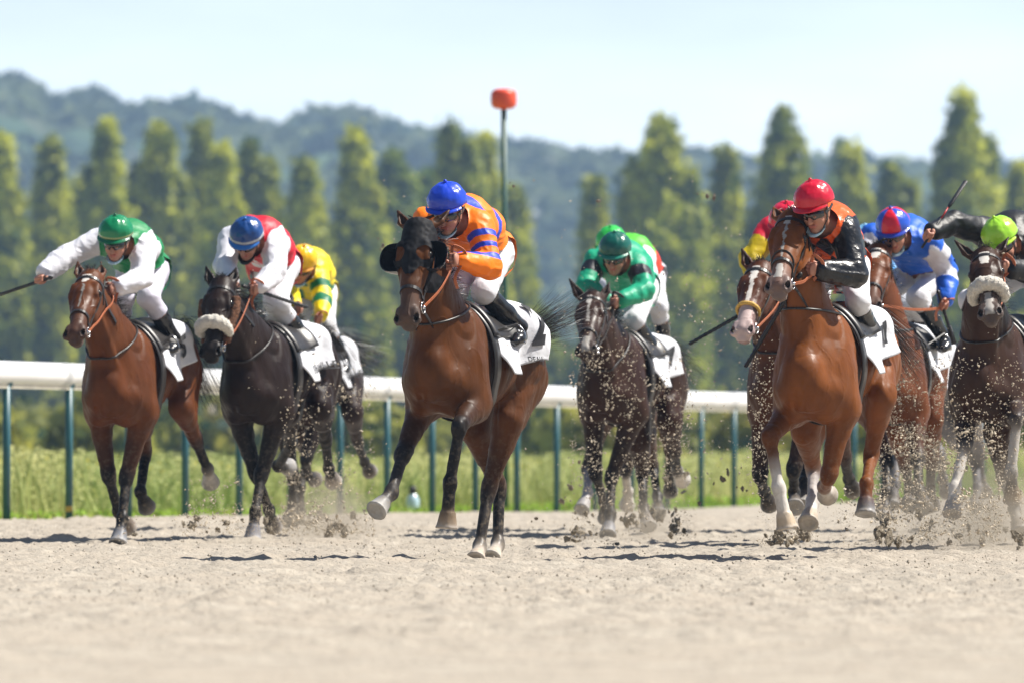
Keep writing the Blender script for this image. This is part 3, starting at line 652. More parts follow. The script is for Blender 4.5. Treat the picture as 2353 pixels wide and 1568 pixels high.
TR = [(.67, 1.20, .155, .22), (.54, 1.215, .195, .285), (.30, 1.235, .225, .34), (.0, 1.235, .245, .31), (-.30, 1.275, .235, .265), (-.58, 1.30, .235, .25), (-.80, 1.25, .185, .215)]
def mixc(a, b, t): return tuple(np.array(a) * (1 - t) + np.array(b) * t)
def build_horse(S):
    fr = Frame(S['D'], S['chest'], S['croup']); h = S.get('h', .010)
    base, dark = S['col'], S['dark']; belly = mixc(base, (.3, .14, .05), .0)
    sc, sr = S.get('up', (0, 0))
    du = lambda f: sc + (sr - sc) * (.56 - f) / 1.14
    LF = A(0, 1, 0); UP = A(0, 0, 1); ps = []
    add = lambda *a, **k: ps.append(Prim(*a, **k)) or ps[-1]
    for i in range(len(TR) - 1):
        f0, u0, w0, h0 = TR[i]; f1, u1, w1, h1 = TR[i + 1]
        add((f0, 0, u0 + du(f0)), (f1, 0, u1 + du(f1)), (w0, h0), (w1, h1), side=LF, k=.022, col=base, lab=1)
    pt = lambda f, l, u: A(f, l, u + du(f))
    add(pt(.34, 0, 1.49), pt(-.1, 0, 1.46), .075, .08, k=.08, col=base, lab=1)
    for s in (-1, 1):
        add(pt(.68, s * .10, 1.12), pt(.58, s * .11, .98), .08, .075, k=.08, col=base, lab=1)           # pectorals
        add(pt(.36, s * .125, 1.42), pt(.56, s * .135, 1.14), (.07, .13), (.075, .11), k=.07, col=base, lab=1)   # shoulder
        add(pt(.58, s * .135, 1.10), pt(.36, s * .155, 1.00), .085, .095, k=.07, col=base, lab=1)             # upper arm
        add(pt(.36, s * .14, 1.22), pt(.30, s * .155, 1.02), .09, .085, k=.04, col=base, lab=1)              # triceps
        add(pt(-.45, s * .12, 1.34), pt(-.72, s * .12, 1.12), (.13, .18), (.115, .15), k=.05, col=base, lab=1)
        add(pt(-.38, s * .165, 1.44), pt(-.48, s * .155, 1.34), .07, .07, k=.05, col=base, lab=1)             # hip point
    # legs
    hoofs = []
    def hoofprim(fet, tip, pc, hc):
        d = nrm(tip - fet); c0 = fet + d * (np.linalg.norm(tip - fet) - .095); side = nrm(np.cross(d, UP) + 1e-4 * LF)
        add(fet, c0, (.036, .038), (.042, .044), k=.025, col=pc, lab=2)
        add(c0 - d * .008, tip, (.049, .049), (.066, .068), side=side, k=.008, col=hc, lab=3, flat=True)
        add(tip - d * .012, tip + d * .004, (.069, .071), (.069, .071), side=side, k=.004, col=(.45, .43, .40), lab=3, flat=True)
        e = tip + d * .01; add(e, tip - d * .006, (.045, .046), (.04, .04), side=side, k=.004, sub=True, flat=True)
        back = nrm(A(-1, 0, 0) - d * (-d[0])); add(fet - d * .01 + back * .022, fet + d * .03 + back * .03, .026, .02, k=.02, col=pc, lab=2)
    def mk(px, prev, L, f_hint=None):
        if len(px) == 3: return fr.solve(prev, L, px[0], px[1], px[2])
    for key, s in (('FR', -1), ('FL', 1)):
        lg = S.get(key)
        if lg is None: continue
        kc = S.get('sock', {}).get(key, (dark, dark, (.10, .085, .075)))          # cannon, pastern, hoof
        el = pt(.40, s * .168, .98); kn = fr.solve(el, .44, *lg[0]); fe = fr.solve(kn, .335, *lg[1]); tp = fr.solve(fe, .205, *lg[2])
        up = S.get('legup', mixc(base, dark, .55)); sd = nrm(np.cross(kn - el, A(1, 0, 0)) * -1) if abs(nrm(kn - el)[0]) < .9 else LF
        add(pt(.46, s * .135, 1.20), el, (.115, .14), (.095, .12), side=LF, k=.08, col=base, lab=1)
        m = el + (kn - el) * .30
        add(el, m, (.095, .12), (.08, .095), side=LF, k=.045, col=base, lab=2); add(m, kn + (el - kn) * .12, (.078, .09), (.052, .054), side=LF, k=.014, col=up, lab=2)
        add(kn + (el - kn) * .07, kn + (fe - kn) * .10, (.058, .056), (.050, .05), side=LF, k=.018, col=dark, lab=2)
        add(kn + A(.018, 0, 0), kn + A(.02, 0, -.01), .042, .042, k=.03, col=dark, lab=2)
        c1 = kn + (fe - kn) * .12; cm = kn + (fe - kn) * .55; ku = kc[3] if len(kc) > 3 else kc[0]; add(c1, cm, (.037, .042), (.035, .040), side=LF, k=.014, col=ku, lab=2); add(cm, fe, (.035, .040), (.033, .038), side=LF, k=.008, col=kc[0], lab=2)
        bk = nrm(np.cross(fe - kn, LF)); bk = -bk if bk[0] > 0 else bk
        add(cm + bk * .028, fe + bk * .022, .017, .018, k=.015, col=kc[0], lab=2); add(c1 + bk * .028, cm + bk * .028, .016, .017, k=.015, col=ku, lab=2)
        add(fe - (fe - kn) * .05, fe + bk * .01, (.043, .046), (.042, .046), side=LF, k=.018, col=kc[0], lab=2)
        hoofprim(fe, tp, kc[1], kc[2])
        S.setdefault('_len', []).append((key, np.linalg.norm(kn - el), np.linalg.norm(fe - kn), np.linalg.norm(tp - fe), tp[2]))
    for key, s in (('HR', -1), ('HL', 1)):
        lg = S.get(key)
        if lg is None: continue
        kc = S.get('sock', {}).get(key, (dark, dark, (.10, .085, .075)))
        hp = pt(-.55, s * .14, 1.24); st = fr.solve(hp, .40, *lg[0]); hk = fr.solve(st, .46, *lg[1]); fe = fr.solve(hk, .40, *lg[2]); tp = fr.solve(fe, .205, *lg[3])
        add(hp, st, (.135, .20), (.09, .12), side=LF, k=.06, col=base, lab=1)
        add(pt(-.74, s * .12, 1.16), st + (hk - st) * .35 + A(-.04, 0, 0), (.12, .14), (.07, .08), side=LF, k=.06, col=base, lab=1)
        m = st + (hk - st) * .45
        add(st, m, (.095, .115), (.072, .085), side=LF, k=.02, col=base, lab=2); add(m, hk, (.068, .078), (.044, .052), side=LF, k=.010, col=S.get('legup', mixc(base, dark, .3)), lab=2)
        bk = nrm(np.cross(fe - st, LF)); bk = -bk if bk[0] > 0 else bk
        add(hk + bk * .05 + nrm(st - hk) * .06, hk + bk * .03, (.028, .032), (.034, .036), side=LF, k=.022, col=mixc(base, dark, .6), lab=2)
        add(hk + nrm(st - hk) * .03, hk + nrm(fe - hk) * .05, (.052, .06), (.046, .052), side=LF, k=.018, col=mixc(dark, kc[0], .2), lab=2)
        add(m + bk * .07, hk + bk * .05 + nrm(st - hk) * .06, .03, .018, k=.02, col=mixc(base, dark, .4), lab=2)
        c1 = hk + (fe - hk) * .1; add(c1, fe, (.038, .045), (.033, .038), side=LF, k=.014, col=kc[0], lab=2)
        add(c1 + bk * .03, fe + bk * .024, .016, .018, k=.015, col=kc[0], lab=2)
        add(fe - (fe - hk) * .04, fe + bk * .01, (.044, .046), (.042, .046), side=LF, k=.018, col=kc[0], lab=2)
        hoofprim(fe, tp, kc[1], kc[2])
        S.setdefault('_len', []).append((key, np.linalg.norm(st - hp), np.linalg.norm(hk - st), np.linalg.norm(fe - hk), np.linalg.norm(tp - fe), tp[2]))
    # neck and head
    nb = pt(.52, 0, 1.30); pf = S.get('pollf')
    poll = fr.atf(*S['poll'], pf) if pf else fr.solve(nb, .86, S['poll'][0], S['poll'][1], 1)
    hs = S.get('hs', 1.17); hw = 1.03; muz = fr.solve(poll, .56 * hs, S['muz'][0], S['muz'][1], 1)
    S.setdefault('_len', []).append(('neck', round(np.linalg.norm(poll - nb), 2), 'poll', poll.round(2), 'muz', muz.round(2)))
    ax = nrm(muz - poll)
    if 'earR' in S:
        eR = fr.solve(poll, .20, *S['earR'][:2], -1); 
    sdv = A(S.get('hyaw', 0), 1, S.get('htilt', 0)); sd = nrm(sdv - ax * (sdv @ ax)); n_ = nrm(np.cross(sd, ax)) ; n_ = n_ if (n_ @ A(1, 0, .6)) > 0 else -n_
    H = lambda a, n, s: poll + ax * a * hs + n_ * n * hs + sd * s * hs * hw
    sc2 = lambda r: (r[0] * hs * hw, r[1] * hs) if hasattr(r, '__len__') else (r * hs * 1.05, r * hs * 1.05)
    hadd = lambda a, b, ra, rb, **k: add(a, b, sc2(ra), sc2(rb), **k)
    mid = (nb + poll) / 2 + A(.02, 0, .03)
    nbk = pt(.42, 0, 1.33)
    add(nbk, mid, (.205, .31), (.130, .20), side=LF, k=.08, col=base, lab=4)
    add(mid, H(.04, -.07, 0), (.120, .195), (.084, .12), side=LF, k=.05, col=base, lab=4)
    add(pt(.30, 0, 1.46), mid + A(-.10, 0, .09), (.06, .08), (.04, .06), k=.06, side=LF, col=base, lab=4)   # crest
    for s in (-1, 1): add(pt(.60, s * .07, 1.16), H(.14, -.13, s * .035), (.05, .05), (.03, .03), k=.03, col=base, lab=4)
    hc = S.get('hcol', base); mc = S.get('mcol', mixc(base, (.06, .045, .04), .75)); bz = S.get('blaze')
    hadd(H(.0, -.025, 0), H(.17, -.01, 0), (.078, .082), (.086, .082), side=sd, k=.03, col=hc, lab=5)
    hadd(H(.17, -.005, 0), H(.34, .0, 0), (.080, .07), (.056, .058), side=sd, k=.02, col=hc, lab=5)
    hadd(H(.34, .0, 0), H(.52, -.005, 0), (.052, .055), (.046, .05), side=sd, k=.02, col=mixc(hc, mc, .55), lab=5)
    for s in (-1, 1):
        hadd(H(.10, -.11, s * .045), H(.26, -.085, s * .04), (.038, .075), (.032, .055), side=sd, k=.02, col=hc, lab=5)   # cheek
        hadd(H(.26, -.075, s * .03), H(.46, -.055, s * .022), (.025, .035), (.02, .022), side=sd, k=.025, col=hc, lab=5)
        hadd(H(.12, .032, s * .064), H(.19, .018, s * .078), .024, .022, k=.02, col=hc, lab=5)     # brow
        hadd(H(.20, .005, s * .078), H(.33, -.01, s * .052), .018, .014, k=.015, col=hc, lab=5)   # face ridge
        hadd(H(.495, .010, s * .034), H(.545, .004, s * .046), .028, .027, k=.012, col=mc, lab=6)    # nostril wing
    hadd(H(.50, -.02, 0), H(.555, -.03, 0), (.048, .038), (.042, .032), side=sd, k=.02, col=mc, lab=6)
    hadd(H(.49, -.065, 0), H(.535, -.07, 0), (.034, .024), (.032, .022), side=sd, k=.012, col=mixc(mc, (.3, .25, .2), .25), lab=6)  # lower lip
    ears = []
    for s, k in ((-1, 'earR'), (1, 'earL')):
        b0 = H(-.02, -.02, s * .055); tip = fr.solve(b0, .18, S[k][0], S[k][1], S[k][2] if len(S[k]) > 2 else -1) if k in S else H(-.16, -.03, s * .07)
        ed = nrm(tip - b0); tip = b0 + ed * min(.20, np.linalg.norm(tip - b0)); mm = b0 + ed * .075 + sd * s * .008
        opn = nrm(n_ - ed * (n_ @ ed))
        hadd(b0, mm, (.026, .024), (.033, .022), side=nrm(np.cross(ed, opn)), k=.012, col=hc, lab=5); hadd(mm, tip, (.032, .020), (.006, .006), side=nrm(np.cross(ed, opn)), k=.008, col=mixc(hc, dark, .5), lab=5)
        ears.append((mm, ed, opn, np.cross(ed, opn), tip))
    for (mm, ed, opn, sdd, tip) in ears:
        hadd(mm + opn * .022 - ed * .02, mm + opn * .020 + (tip - mm) * .55, (.019, .020), (.007, .010), side=sdd, k=.006, sub=True)
    for s in (-1, 1):
        hadd(H(.150, .018, s * .115), H(.185, .012, s * .113), .024, .024, k=.010, sub=True)           # eye socket
        hadd(H(.565, .032, s * .056), H(.52, .014, s * .050), (.019, .014), (.013, .010), side=ax, k=.006, sub=True)   # nostril opening
    hadd(H(.60, -.048, .06), H(.60, -.048, -.06), .001, .001, sub=True, k=.001)
    hadd(H(.47, -.052, .045), H(.47, -.052, -.045), .006, .006, sub=True, k=.006)
    root = empty('racehorse', fr.O, fr.rz, label=S['label'], cat='horse', group='galloping racehorses')
    fine = [(H(.22, -.02, 0), .46, S.get('hf', h * .6))]
    V, F = polygonise(ps, h, fine)
    col = blend_col(ps, V, .014)
    fn = np.cross(V[F[:, 1]] - V[F[:, 0]], V[F[:, 2]] - V[F[:, 0]]); nv = np.zeros_like(V)
    for c in range(4): np.add.at(nv, F[:, c], fn)
    nv /= np.linalg.norm(nv, axis=1)[:, None] + 1e-9; mus = np.clip((V[:, 2] - .62) / .25, 0, 1) * np.clip((np.linalg.norm(V - H(.3, 0, 0), axis=1) - .40) / .15, 0, 1)
    rg = lambda P, s_: 1 - 2 * np.abs(vnoise(P, s_))
    nv_ = (.010 * vnoise(V * A(4.5, 4.5, 3.0), 51) - .0105 * np.clip(rg(V * A(5.5, 5.5, 3.2) + 7, 52) - .55, 0, 1) * 2.2 + .0022 * rg(V * A(17, 17, 7), 53)) * mus
    vein = np.clip(rg(V * A(9, 9, 5) + 3, 57) - .93, 0, 1) / .07 * .0034; V = V + nv * (nv_ + vein * np.clip((V[:, 2] - .3) / .2, 0, 1))[:, None]
    q = (V - poll) / hs; qa, qn, qs = q @ ax, q @ n_, q @ sd / hw; inh = (qa > -.05) & (qa < .62) & (np.abs(qs) < .14) & (qn > -.2)
    e = vnoise(V * 45, 3) * .008
    if bz:
        for (a0, a1, w0, w1, c) in bz:
            t = np.clip((qa - a0) / (a1 - a0), 0, 1); m = inh & (qa > a0) & (qa < a1) & (qn > -.03) & (np.abs(qs + e) < w0 + (w1 - w0) * t); col[m] = c
    m = inh & (((qa - .170) / .036) ** 2 + ((qn - .008) / .034) ** 2 < 1) & (np.abs(qs) > .055); col[m] *= .3          # dark eyelid skin
    for s in (-1, 1):
        dn = np.linalg.norm(V - H(.54, .020, s * .051), axis=1); col[dn < .021] = (.012, .009, .008)
    for (mm, ed, opn, sdd, tip) in ears:
        dd = V - mm; m = (np.abs(dd @ sdd) < .017) & (dd @ opn > -.012) & (dd @ opn < .012) & (np.abs(dd @ ed) < .06); col[m] = mixc(hc, (.02, .015, .012), .7)
    # darker sweat and muscle tone, real coat mottling
    col *= (1 + .10 * vnoise(V * 5, 8) + .05 * vnoise(V * 22, 9))[:, None]
    mesh_obj('body', V, F, M['coat'], root, col=np.clip(col, .002, 1))
    solid = [p for p in ps if not p.sub]; trunk = [p for p in ps if p.lab == 1]; headp = [p for p in ps if p.lab in (4, 5, 6) and not p.sub]
    # eyes
    for s in (-1, 1):
        m = MB(); c = H(.168, .010, s * .080); V_ = []; F_ = []
        m.lathe([(.029 * sin(a) + .0002, -.029 * cos(a)) for a in np.linspace(0.02, pi - .02, 9)], c, 14); m.build('eye', M['eye'], root)
    # mane
    mb = MB(); mc_ = mixc(dark, dark, 0)
    for i in range(10):
        t = i / 9; b = pt(.30, 0, 1.50) * (1 - t) + H(-.02, -.085, 0) * t + A(-.05, 0, .06) * (4 * t * (1 - t))
        L = S.get('mane', .16); sl = S.get('manes', 1)
        P = curve_pts([b, b + A(-.07, sl * .03, .03), b + A(-L, sl * .06, .0)], 8); hair(mb, P, .02, S.get('nm', 70), .0035, .035)
    if S.get('mane_on', True): mb.build('mane', M['hair'], root)
    mb = MB()
    for i in range(3):
        b = H(-.04, .02, (i - 1) * .02); P = curve_pts([b, b + n_ * .03 + ax * .02 - A(0, 0, -.02), b + ax * .10 + n_ * .045 + sd * .03 * (i - 1)], 8)
        hair(mb, P, .010, 30, .0025, .02)
    if S.get('forelock', True): mb.build('forelock', M['hair'], root)
    # tail
    dock = pt(-.93, 0, 1.40)
    if 'tail' in S:
        P = [dock, dock + A(-.14, 0, .04)] + [fr.atf(x, y, f) for (x, y, f) in S['tail']]
        mb = MB(); mb.tube(curve_pts([dock + A(.1, 0, 0), dock, dock + A(-.14, 0, .04), P[2] * .35 + P[1] * .65], 12), [.045] * 3 + [.035] * 3 + [.012] * 7 if False else .03, 8)
        hair(mb, curve_pts(P, 22), S.get('tsp', .022), 420, .0028, S.get('tj', .09), .1); mb.build('tail', M['hair'], root)
    # ---- tack
    T = lambda a, n_off=0: H(a, -.03, 0)
    br = MB(); w = .011
    def ringstrap(mb, a_top, a_bot, width=.010, n=40, off=.004):
        """closed strap round the head passing the face line at a_top and the jaw at a_bot"""
        c = H((a_top + a_bot) / 2, -.04, 0); e1 = nrm(H(a_top, .06, 0) - H(a_bot, -.16, 0)); P = loop_on(headp, c, e1, sd, .40, n, off)
        nn = nrm(np.cross(e1, sd)); mb.ribbon(list(P), width, nn, .0035); return P
    if not S.get('hood'):
        ringstrap(br, .06, .06, .011)                                   # browband line
    nsP = ringstrap(br, .37, .40, .011) if S.get('noseband', 'plain') in ('plain', 'cross') else None
    if S.get('noseband') == 'cross': ringstrap(br, .30, .50, .007)
    bits = []
    for s in (-1, 1):
        pts = [H(a, -.03 - .035 * t, s * .25) for a, t in ((-.0, 0), (.08, .3), (.20, .7), (.32, .9), (.44, 1.0))]
        P = trace_in(headp, pts, [-sd * s] * 5, off=.005); bp = P[-1] + sd * s * .006; bits.append(bp)
        br.ribbon(list(curve_pts(P, 16)), .008, nrm(ax * 0 + n_), .003)
        P2 = trace_in(headp, [H(.02, -.05, s * .25), H(.08, -.08, s * .25), H(.13, -.11, s * .25)], [-sd * s] * 3, off=.005); br.ribbon(list(curve_pts(P2, 10)), .007, n_, .003)
    top = trace_in(headp, [H(-.25, -.03 + x * .0, y) for x, y in ((0, -.07), (0, -.03), (0, .03), (0, .07))], [ax] * 4, off=.005); br.ribbon(list(curve_pts(top, 9)), .012, n_, .003)
    brid = br.build('bridle', M['leather'], root, smooth=False)
    for s, bp in zip((-1, 1), bits):
        m = MB(); a = np.linspace(0, 2 * pi, 17); m.tube([bp + n_ * .036 * cos(t) + ax * .036 * sin(t) for t in a], .0045, 6)
        m.tube([bp - sd * s * .012, bp + sd * s * .014], .011, 8); m.build('bit_ring', M['steel'], brid)
    ny = S.get('noseband', 'plain')
    if ny in ('white', 'yellow'):
        r_, mt_, a1 = (.046, M['fleece'], .36) if ny == 'white' else (.013, M['yellow_rope'], .36)
        c = H(a1, -.03, 0); P = loop_on(headp, c, n_, sd, .4, 21, r_ * .75, -1.75, 1.75)
        rr = [r_ * (.72 + .38 * sin(pi * i / 20)) for i in range(21)]; m = MB(); Pc = curve_pts(P, 60); m.tube(Pc, np.interp(np.linspace(0, 1, len(Pc)), np.linspace(0, 1, 21), rr), 14)
        V_ = np.array(m.V); cc = np.repeat(Pc, 14, axis=0); V_ = cc + (V_ - cc) * (1 + (.24 if ny == 'white' else .1) * vnoise(V_ * (62 if ny == 'white' else 110), 21))[:, None]; m.V = [tuple(v) for v in V_]
        m.build('noseband', mt_, root)
    if S.get('cheek'):                                         # brown fleece cheek rolls
        for s in (-1, 1):
            P = trace_in(headp, [H(.10, -.02, s * .3), H(.20, -.03, s * .3), H(.32, -.05, s * .3), H(.40, -.06, s * .3)], [-sd * s] * 4, off=.022)
            Pc = curve_pts(P, 34); m = MB(); m.tube(Pc, [.034] * len(Pc), 14); V_ = np.array(m.V); cc = np.repeat(Pc, 14, axis=0)
            V_ = cc + (V_ - cc) * (1.05 + .32 * vnoise(V_ * 75, 5))[:, None]; m.V = [tuple(v) for v in V_]; m.build('cheek_roll', M['brown_fleece'], root)
    if S.get('hood'):
        hp_ = [p for p in ps if p.lab in (5, 4) and not p.sub]
        lo = poll - .3; hi = poll + .45
        hp5 = [p for p in hp_ if p.lab == 5][:-4] + [p for p in hp_ if p.lab == 4]
        V, F = polygonise(hp5, .005, inflate=.009, bounds=(poll - .40, poll + .50)); c = (V[F].mean(1) - poll) / hs; ca, cn, cs = c @ ax, c @ n_, c @ sd / hw
        eyeh = ((ca - .172) / .040) ** 2 + ((np.abs(cs) - .072) / .040) ** 2 < 1
        lim = .30 - .05 * np.clip((np.abs(cs) - .02) / .03, 0, 1) + .10 * (cn < -.03)
        k = (ca > -.045) & (ca < lim) & (cn > -.20) & (np.abs(cs) < .13) & ~eyeh & (np.abs(c @ A(0, 1, 0)) < .2)
        V2, F2, _ = compact(V, F[k]); V2 = V2 + (.0025 * vnoise(V2 * 40, 2))[:, None]; hd = mesh_obj('hood', V2, F2, M['hood'], root)
        for s in (-1, 1):                                      # half-cup blinkers
            c0 = H(.165, -.012, s * .098); V_ = []; F_ = []; nu, nv = 18, 9
            for i in range(nu + 1):
                th = -pi * .52 + pi * 1.04 * i / nu
                for j in range(nv + 1):
                    ph = pi * .5 * j / nv
                    o = sd * s * (sin(ph) * .125 * max(cos(th), 0) ** .5) + ax * (sin(th) * .100 + .01) * (sin(ph) * .3 + .7) + n_ * (-.075 + .115 * j / nv)
                    V_.append(c0 + o - sd * s * .02)
            for i in range(nu):
                for j in range(nv): F_.append((i * (nv + 1) + j, i * (nv + 1) + j + 1, (i + 1) * (nv + 1) + j + 1, (i + 1) * (nv + 1) + j))
            b_ = len(V_); V_ = [np.array(v) for v in V_]; V2 = V_ + [v + (c0 - v) * .05 for v in V_]
            F2 = F_ + [tuple(b_ + q for q in f[::-1]) for f in F_]
            for i in range(nu): F2.append((i * (nv + 1) + nv, (i + 1) * (nv + 1) + nv, b_ + (i + 1) * (nv + 1) + nv, b_ + i * (nv + 1) + nv)); F2.append((i * (nv + 1), b_ + i * (nv + 1), b_ + (i + 1) * (nv + 1), (i + 1) * (nv + 1)))
            mesh_obj('blinker_cup', V2, F2, M['plastic'], hd)
    # neck strap / martingale
    nax = nrm(poll - nbk); nup = nrm(A(0, 0, 1) - nax * nax[2]); tl = .35; nd = nrm(nax + nup * tl); e1 = nrm(np.cross(LF, nd))
    P = loop_on([p for p in solid if p.lab in (1, 4)], nbk + nax * .26, e1, LF, .6, 48, .006); m = MB(); m.tube(list(P), .008, 6); m.build('neck_strap', M['leather'], root)
    # saddle cloth, draped
    cu = lambda f: 1.25 + du(f)
    def drape(fv, av, off):        # fv forward coordinate, av angle from the top (+ = left)
        fv, av = np.broadcast_arrays(np.asarray(fv, float), np.asarray(av, float)); c = np.stack([fv, 0 * fv, cu(fv)], -1).reshape(-1, 3)
        d = np.stack([0 * fv, np.sin(av), np.cos(av)], -1).reshape(-1, 3); return trace_in(trunk, c + d * .8, -d, off=off, maxd=.8), d
    def cloth_map(x, ang_len, off):  # x forward coordinate, ang_len metres down from the spine; s side sign in sign of ang_len
        av = ang_len / .30; P, d = drape(x, av, .016 + off)
        sgn = np.sign(av); low = np.clip((np.abs(av) - 1.15) / 1.0, 0, 1); fl = low ** 1.3 * .07
        wv = .016 * np.sin(P[:, 0] * 26 + P[:, 2] * 9) * np.clip(np.abs(av) - .5, 0, 1) + .05 * low * np.sin(P[:, 0] * 15 + 1.3)
        P[:, 1] += (fl + np.maximum(wv, -.010 - fl)) * sgn; P[:, 0] += -.05 * low ** 2
        bl = S.get('billow', .03) * np.clip((-.16 - x) / .16, 0, 1) * np.clip((1.45 - np.abs(av)) / .5, 0, 1); P += d * np.asarray(bl).reshape(-1, 1); return P
    xs = np.linspace(.235, S.get('cb', -.42), 34); vs = np.linspace(-.56, .56, 61); X_, Vv = np.meshgrid(xs, vs, indexing='ij')
    tt_ = (np.abs(Vv) / .56) ** 2; Vv = Vv * (1 - .20 * np.clip((.0 - X_) / .42, 0, 1)); X2 = X_ + tt_ * np.where(X_ > -.1, -.16 * (X_ + .1) / .335, -.02 * (X_ + .1) / .3)
    Pp = cloth_map(X2.ravel(), Vv.ravel(), 0); idx = np.arange(Pp.shape[0]).reshape(X_.shape)
    F1 = gridF(idx); n0 = len(Pp); P2 = Pp.copy(); cc = np.stack([X2.ravel(), 0 * X2.ravel(), cu(X2.ravel())], 1); P2 += (cc - P2) / np.linalg.norm(cc - P2, axis=1)[:, None] * .006
    rim = np.concatenate([idx[0], idx[1:, -1], idx[-1, -2::-1], idx[-2:0:-1, 0]]); rn = np.roll(rim, -1)
    sc_ = mesh_obj('saddle_cloth', np.vstack([Pp, P2]), np.vstack([F1[:, ::-1], F1 + n0, np.stack([rim, rn, rn + n0, rim + n0], 1)]), M['cloth'], root)
    for (txt, size, x0, v0, shear, bold) in S.get('print', []):
        sgn = 1     # left flank, reading towards the tail side
        mp_ = lambda X, Y, off, x0=x0, v0=v0: cloth_map(x0 - X, v0 - Y, off)
        draped_text(txt, size, mp_, 'printed_number' if txt.strip().isdigit() else 'printed_lettering', sc_, .013, shear, bold)
    # saddle, pad and girth
    xs = np.linspace(.21, -.20, 16); vs = np.linspace(-.30, .30, 31); X_, Vv = np.meshgrid(xs, vs, indexing='ij'); av = Vv / .30
    P, d = drape(X_.ravel(), av.ravel(), .026); lift = .035 * np.exp(-((X_.ravel() - .17) / .05) ** 2) + .04 * np.exp(-((X_.ravel() + .19) / .05) ** 2); P += d * lift[:, None] * (np.cos(av.ravel()) > .2)[:, None]
    idx = np.arange(len(P)).reshape(X_.shape); P2 = P - d * .014; F1 = gridF(idx); rim = np.concatenate([idx[0], idx[1:, -1], idx[-1, -2::-1], idx[-2:0:-1, 0]]); rn = np.roll(rim, -1); n0 = len(P)
    sad = mesh_obj('saddle', np.vstack([P, P2]), np.vstack([F1[:, ::-1], F1 + n0, np.stack([rim, rn, rn + n0, rim + n0], 1)]), M['leather'], root)
    P = loop_on(trunk, pt(.20, 0, 1.22), A(0, 0, 1), A(0, 1, 0), .8, 60, .028)
    m = MB(); m.ribbon(list(P), .055, A(1, 0, 0), .005); m.build('girth', M['leather'], root)
    info = dict(fr=fr, pt=pt, H=H, bits=bits, poll=poll, root=root, saddle=sad, trunk=trunk, solid=solid, drape=drape, headp=headp, n_=n_, ax=ax, sd=sd)
    return info
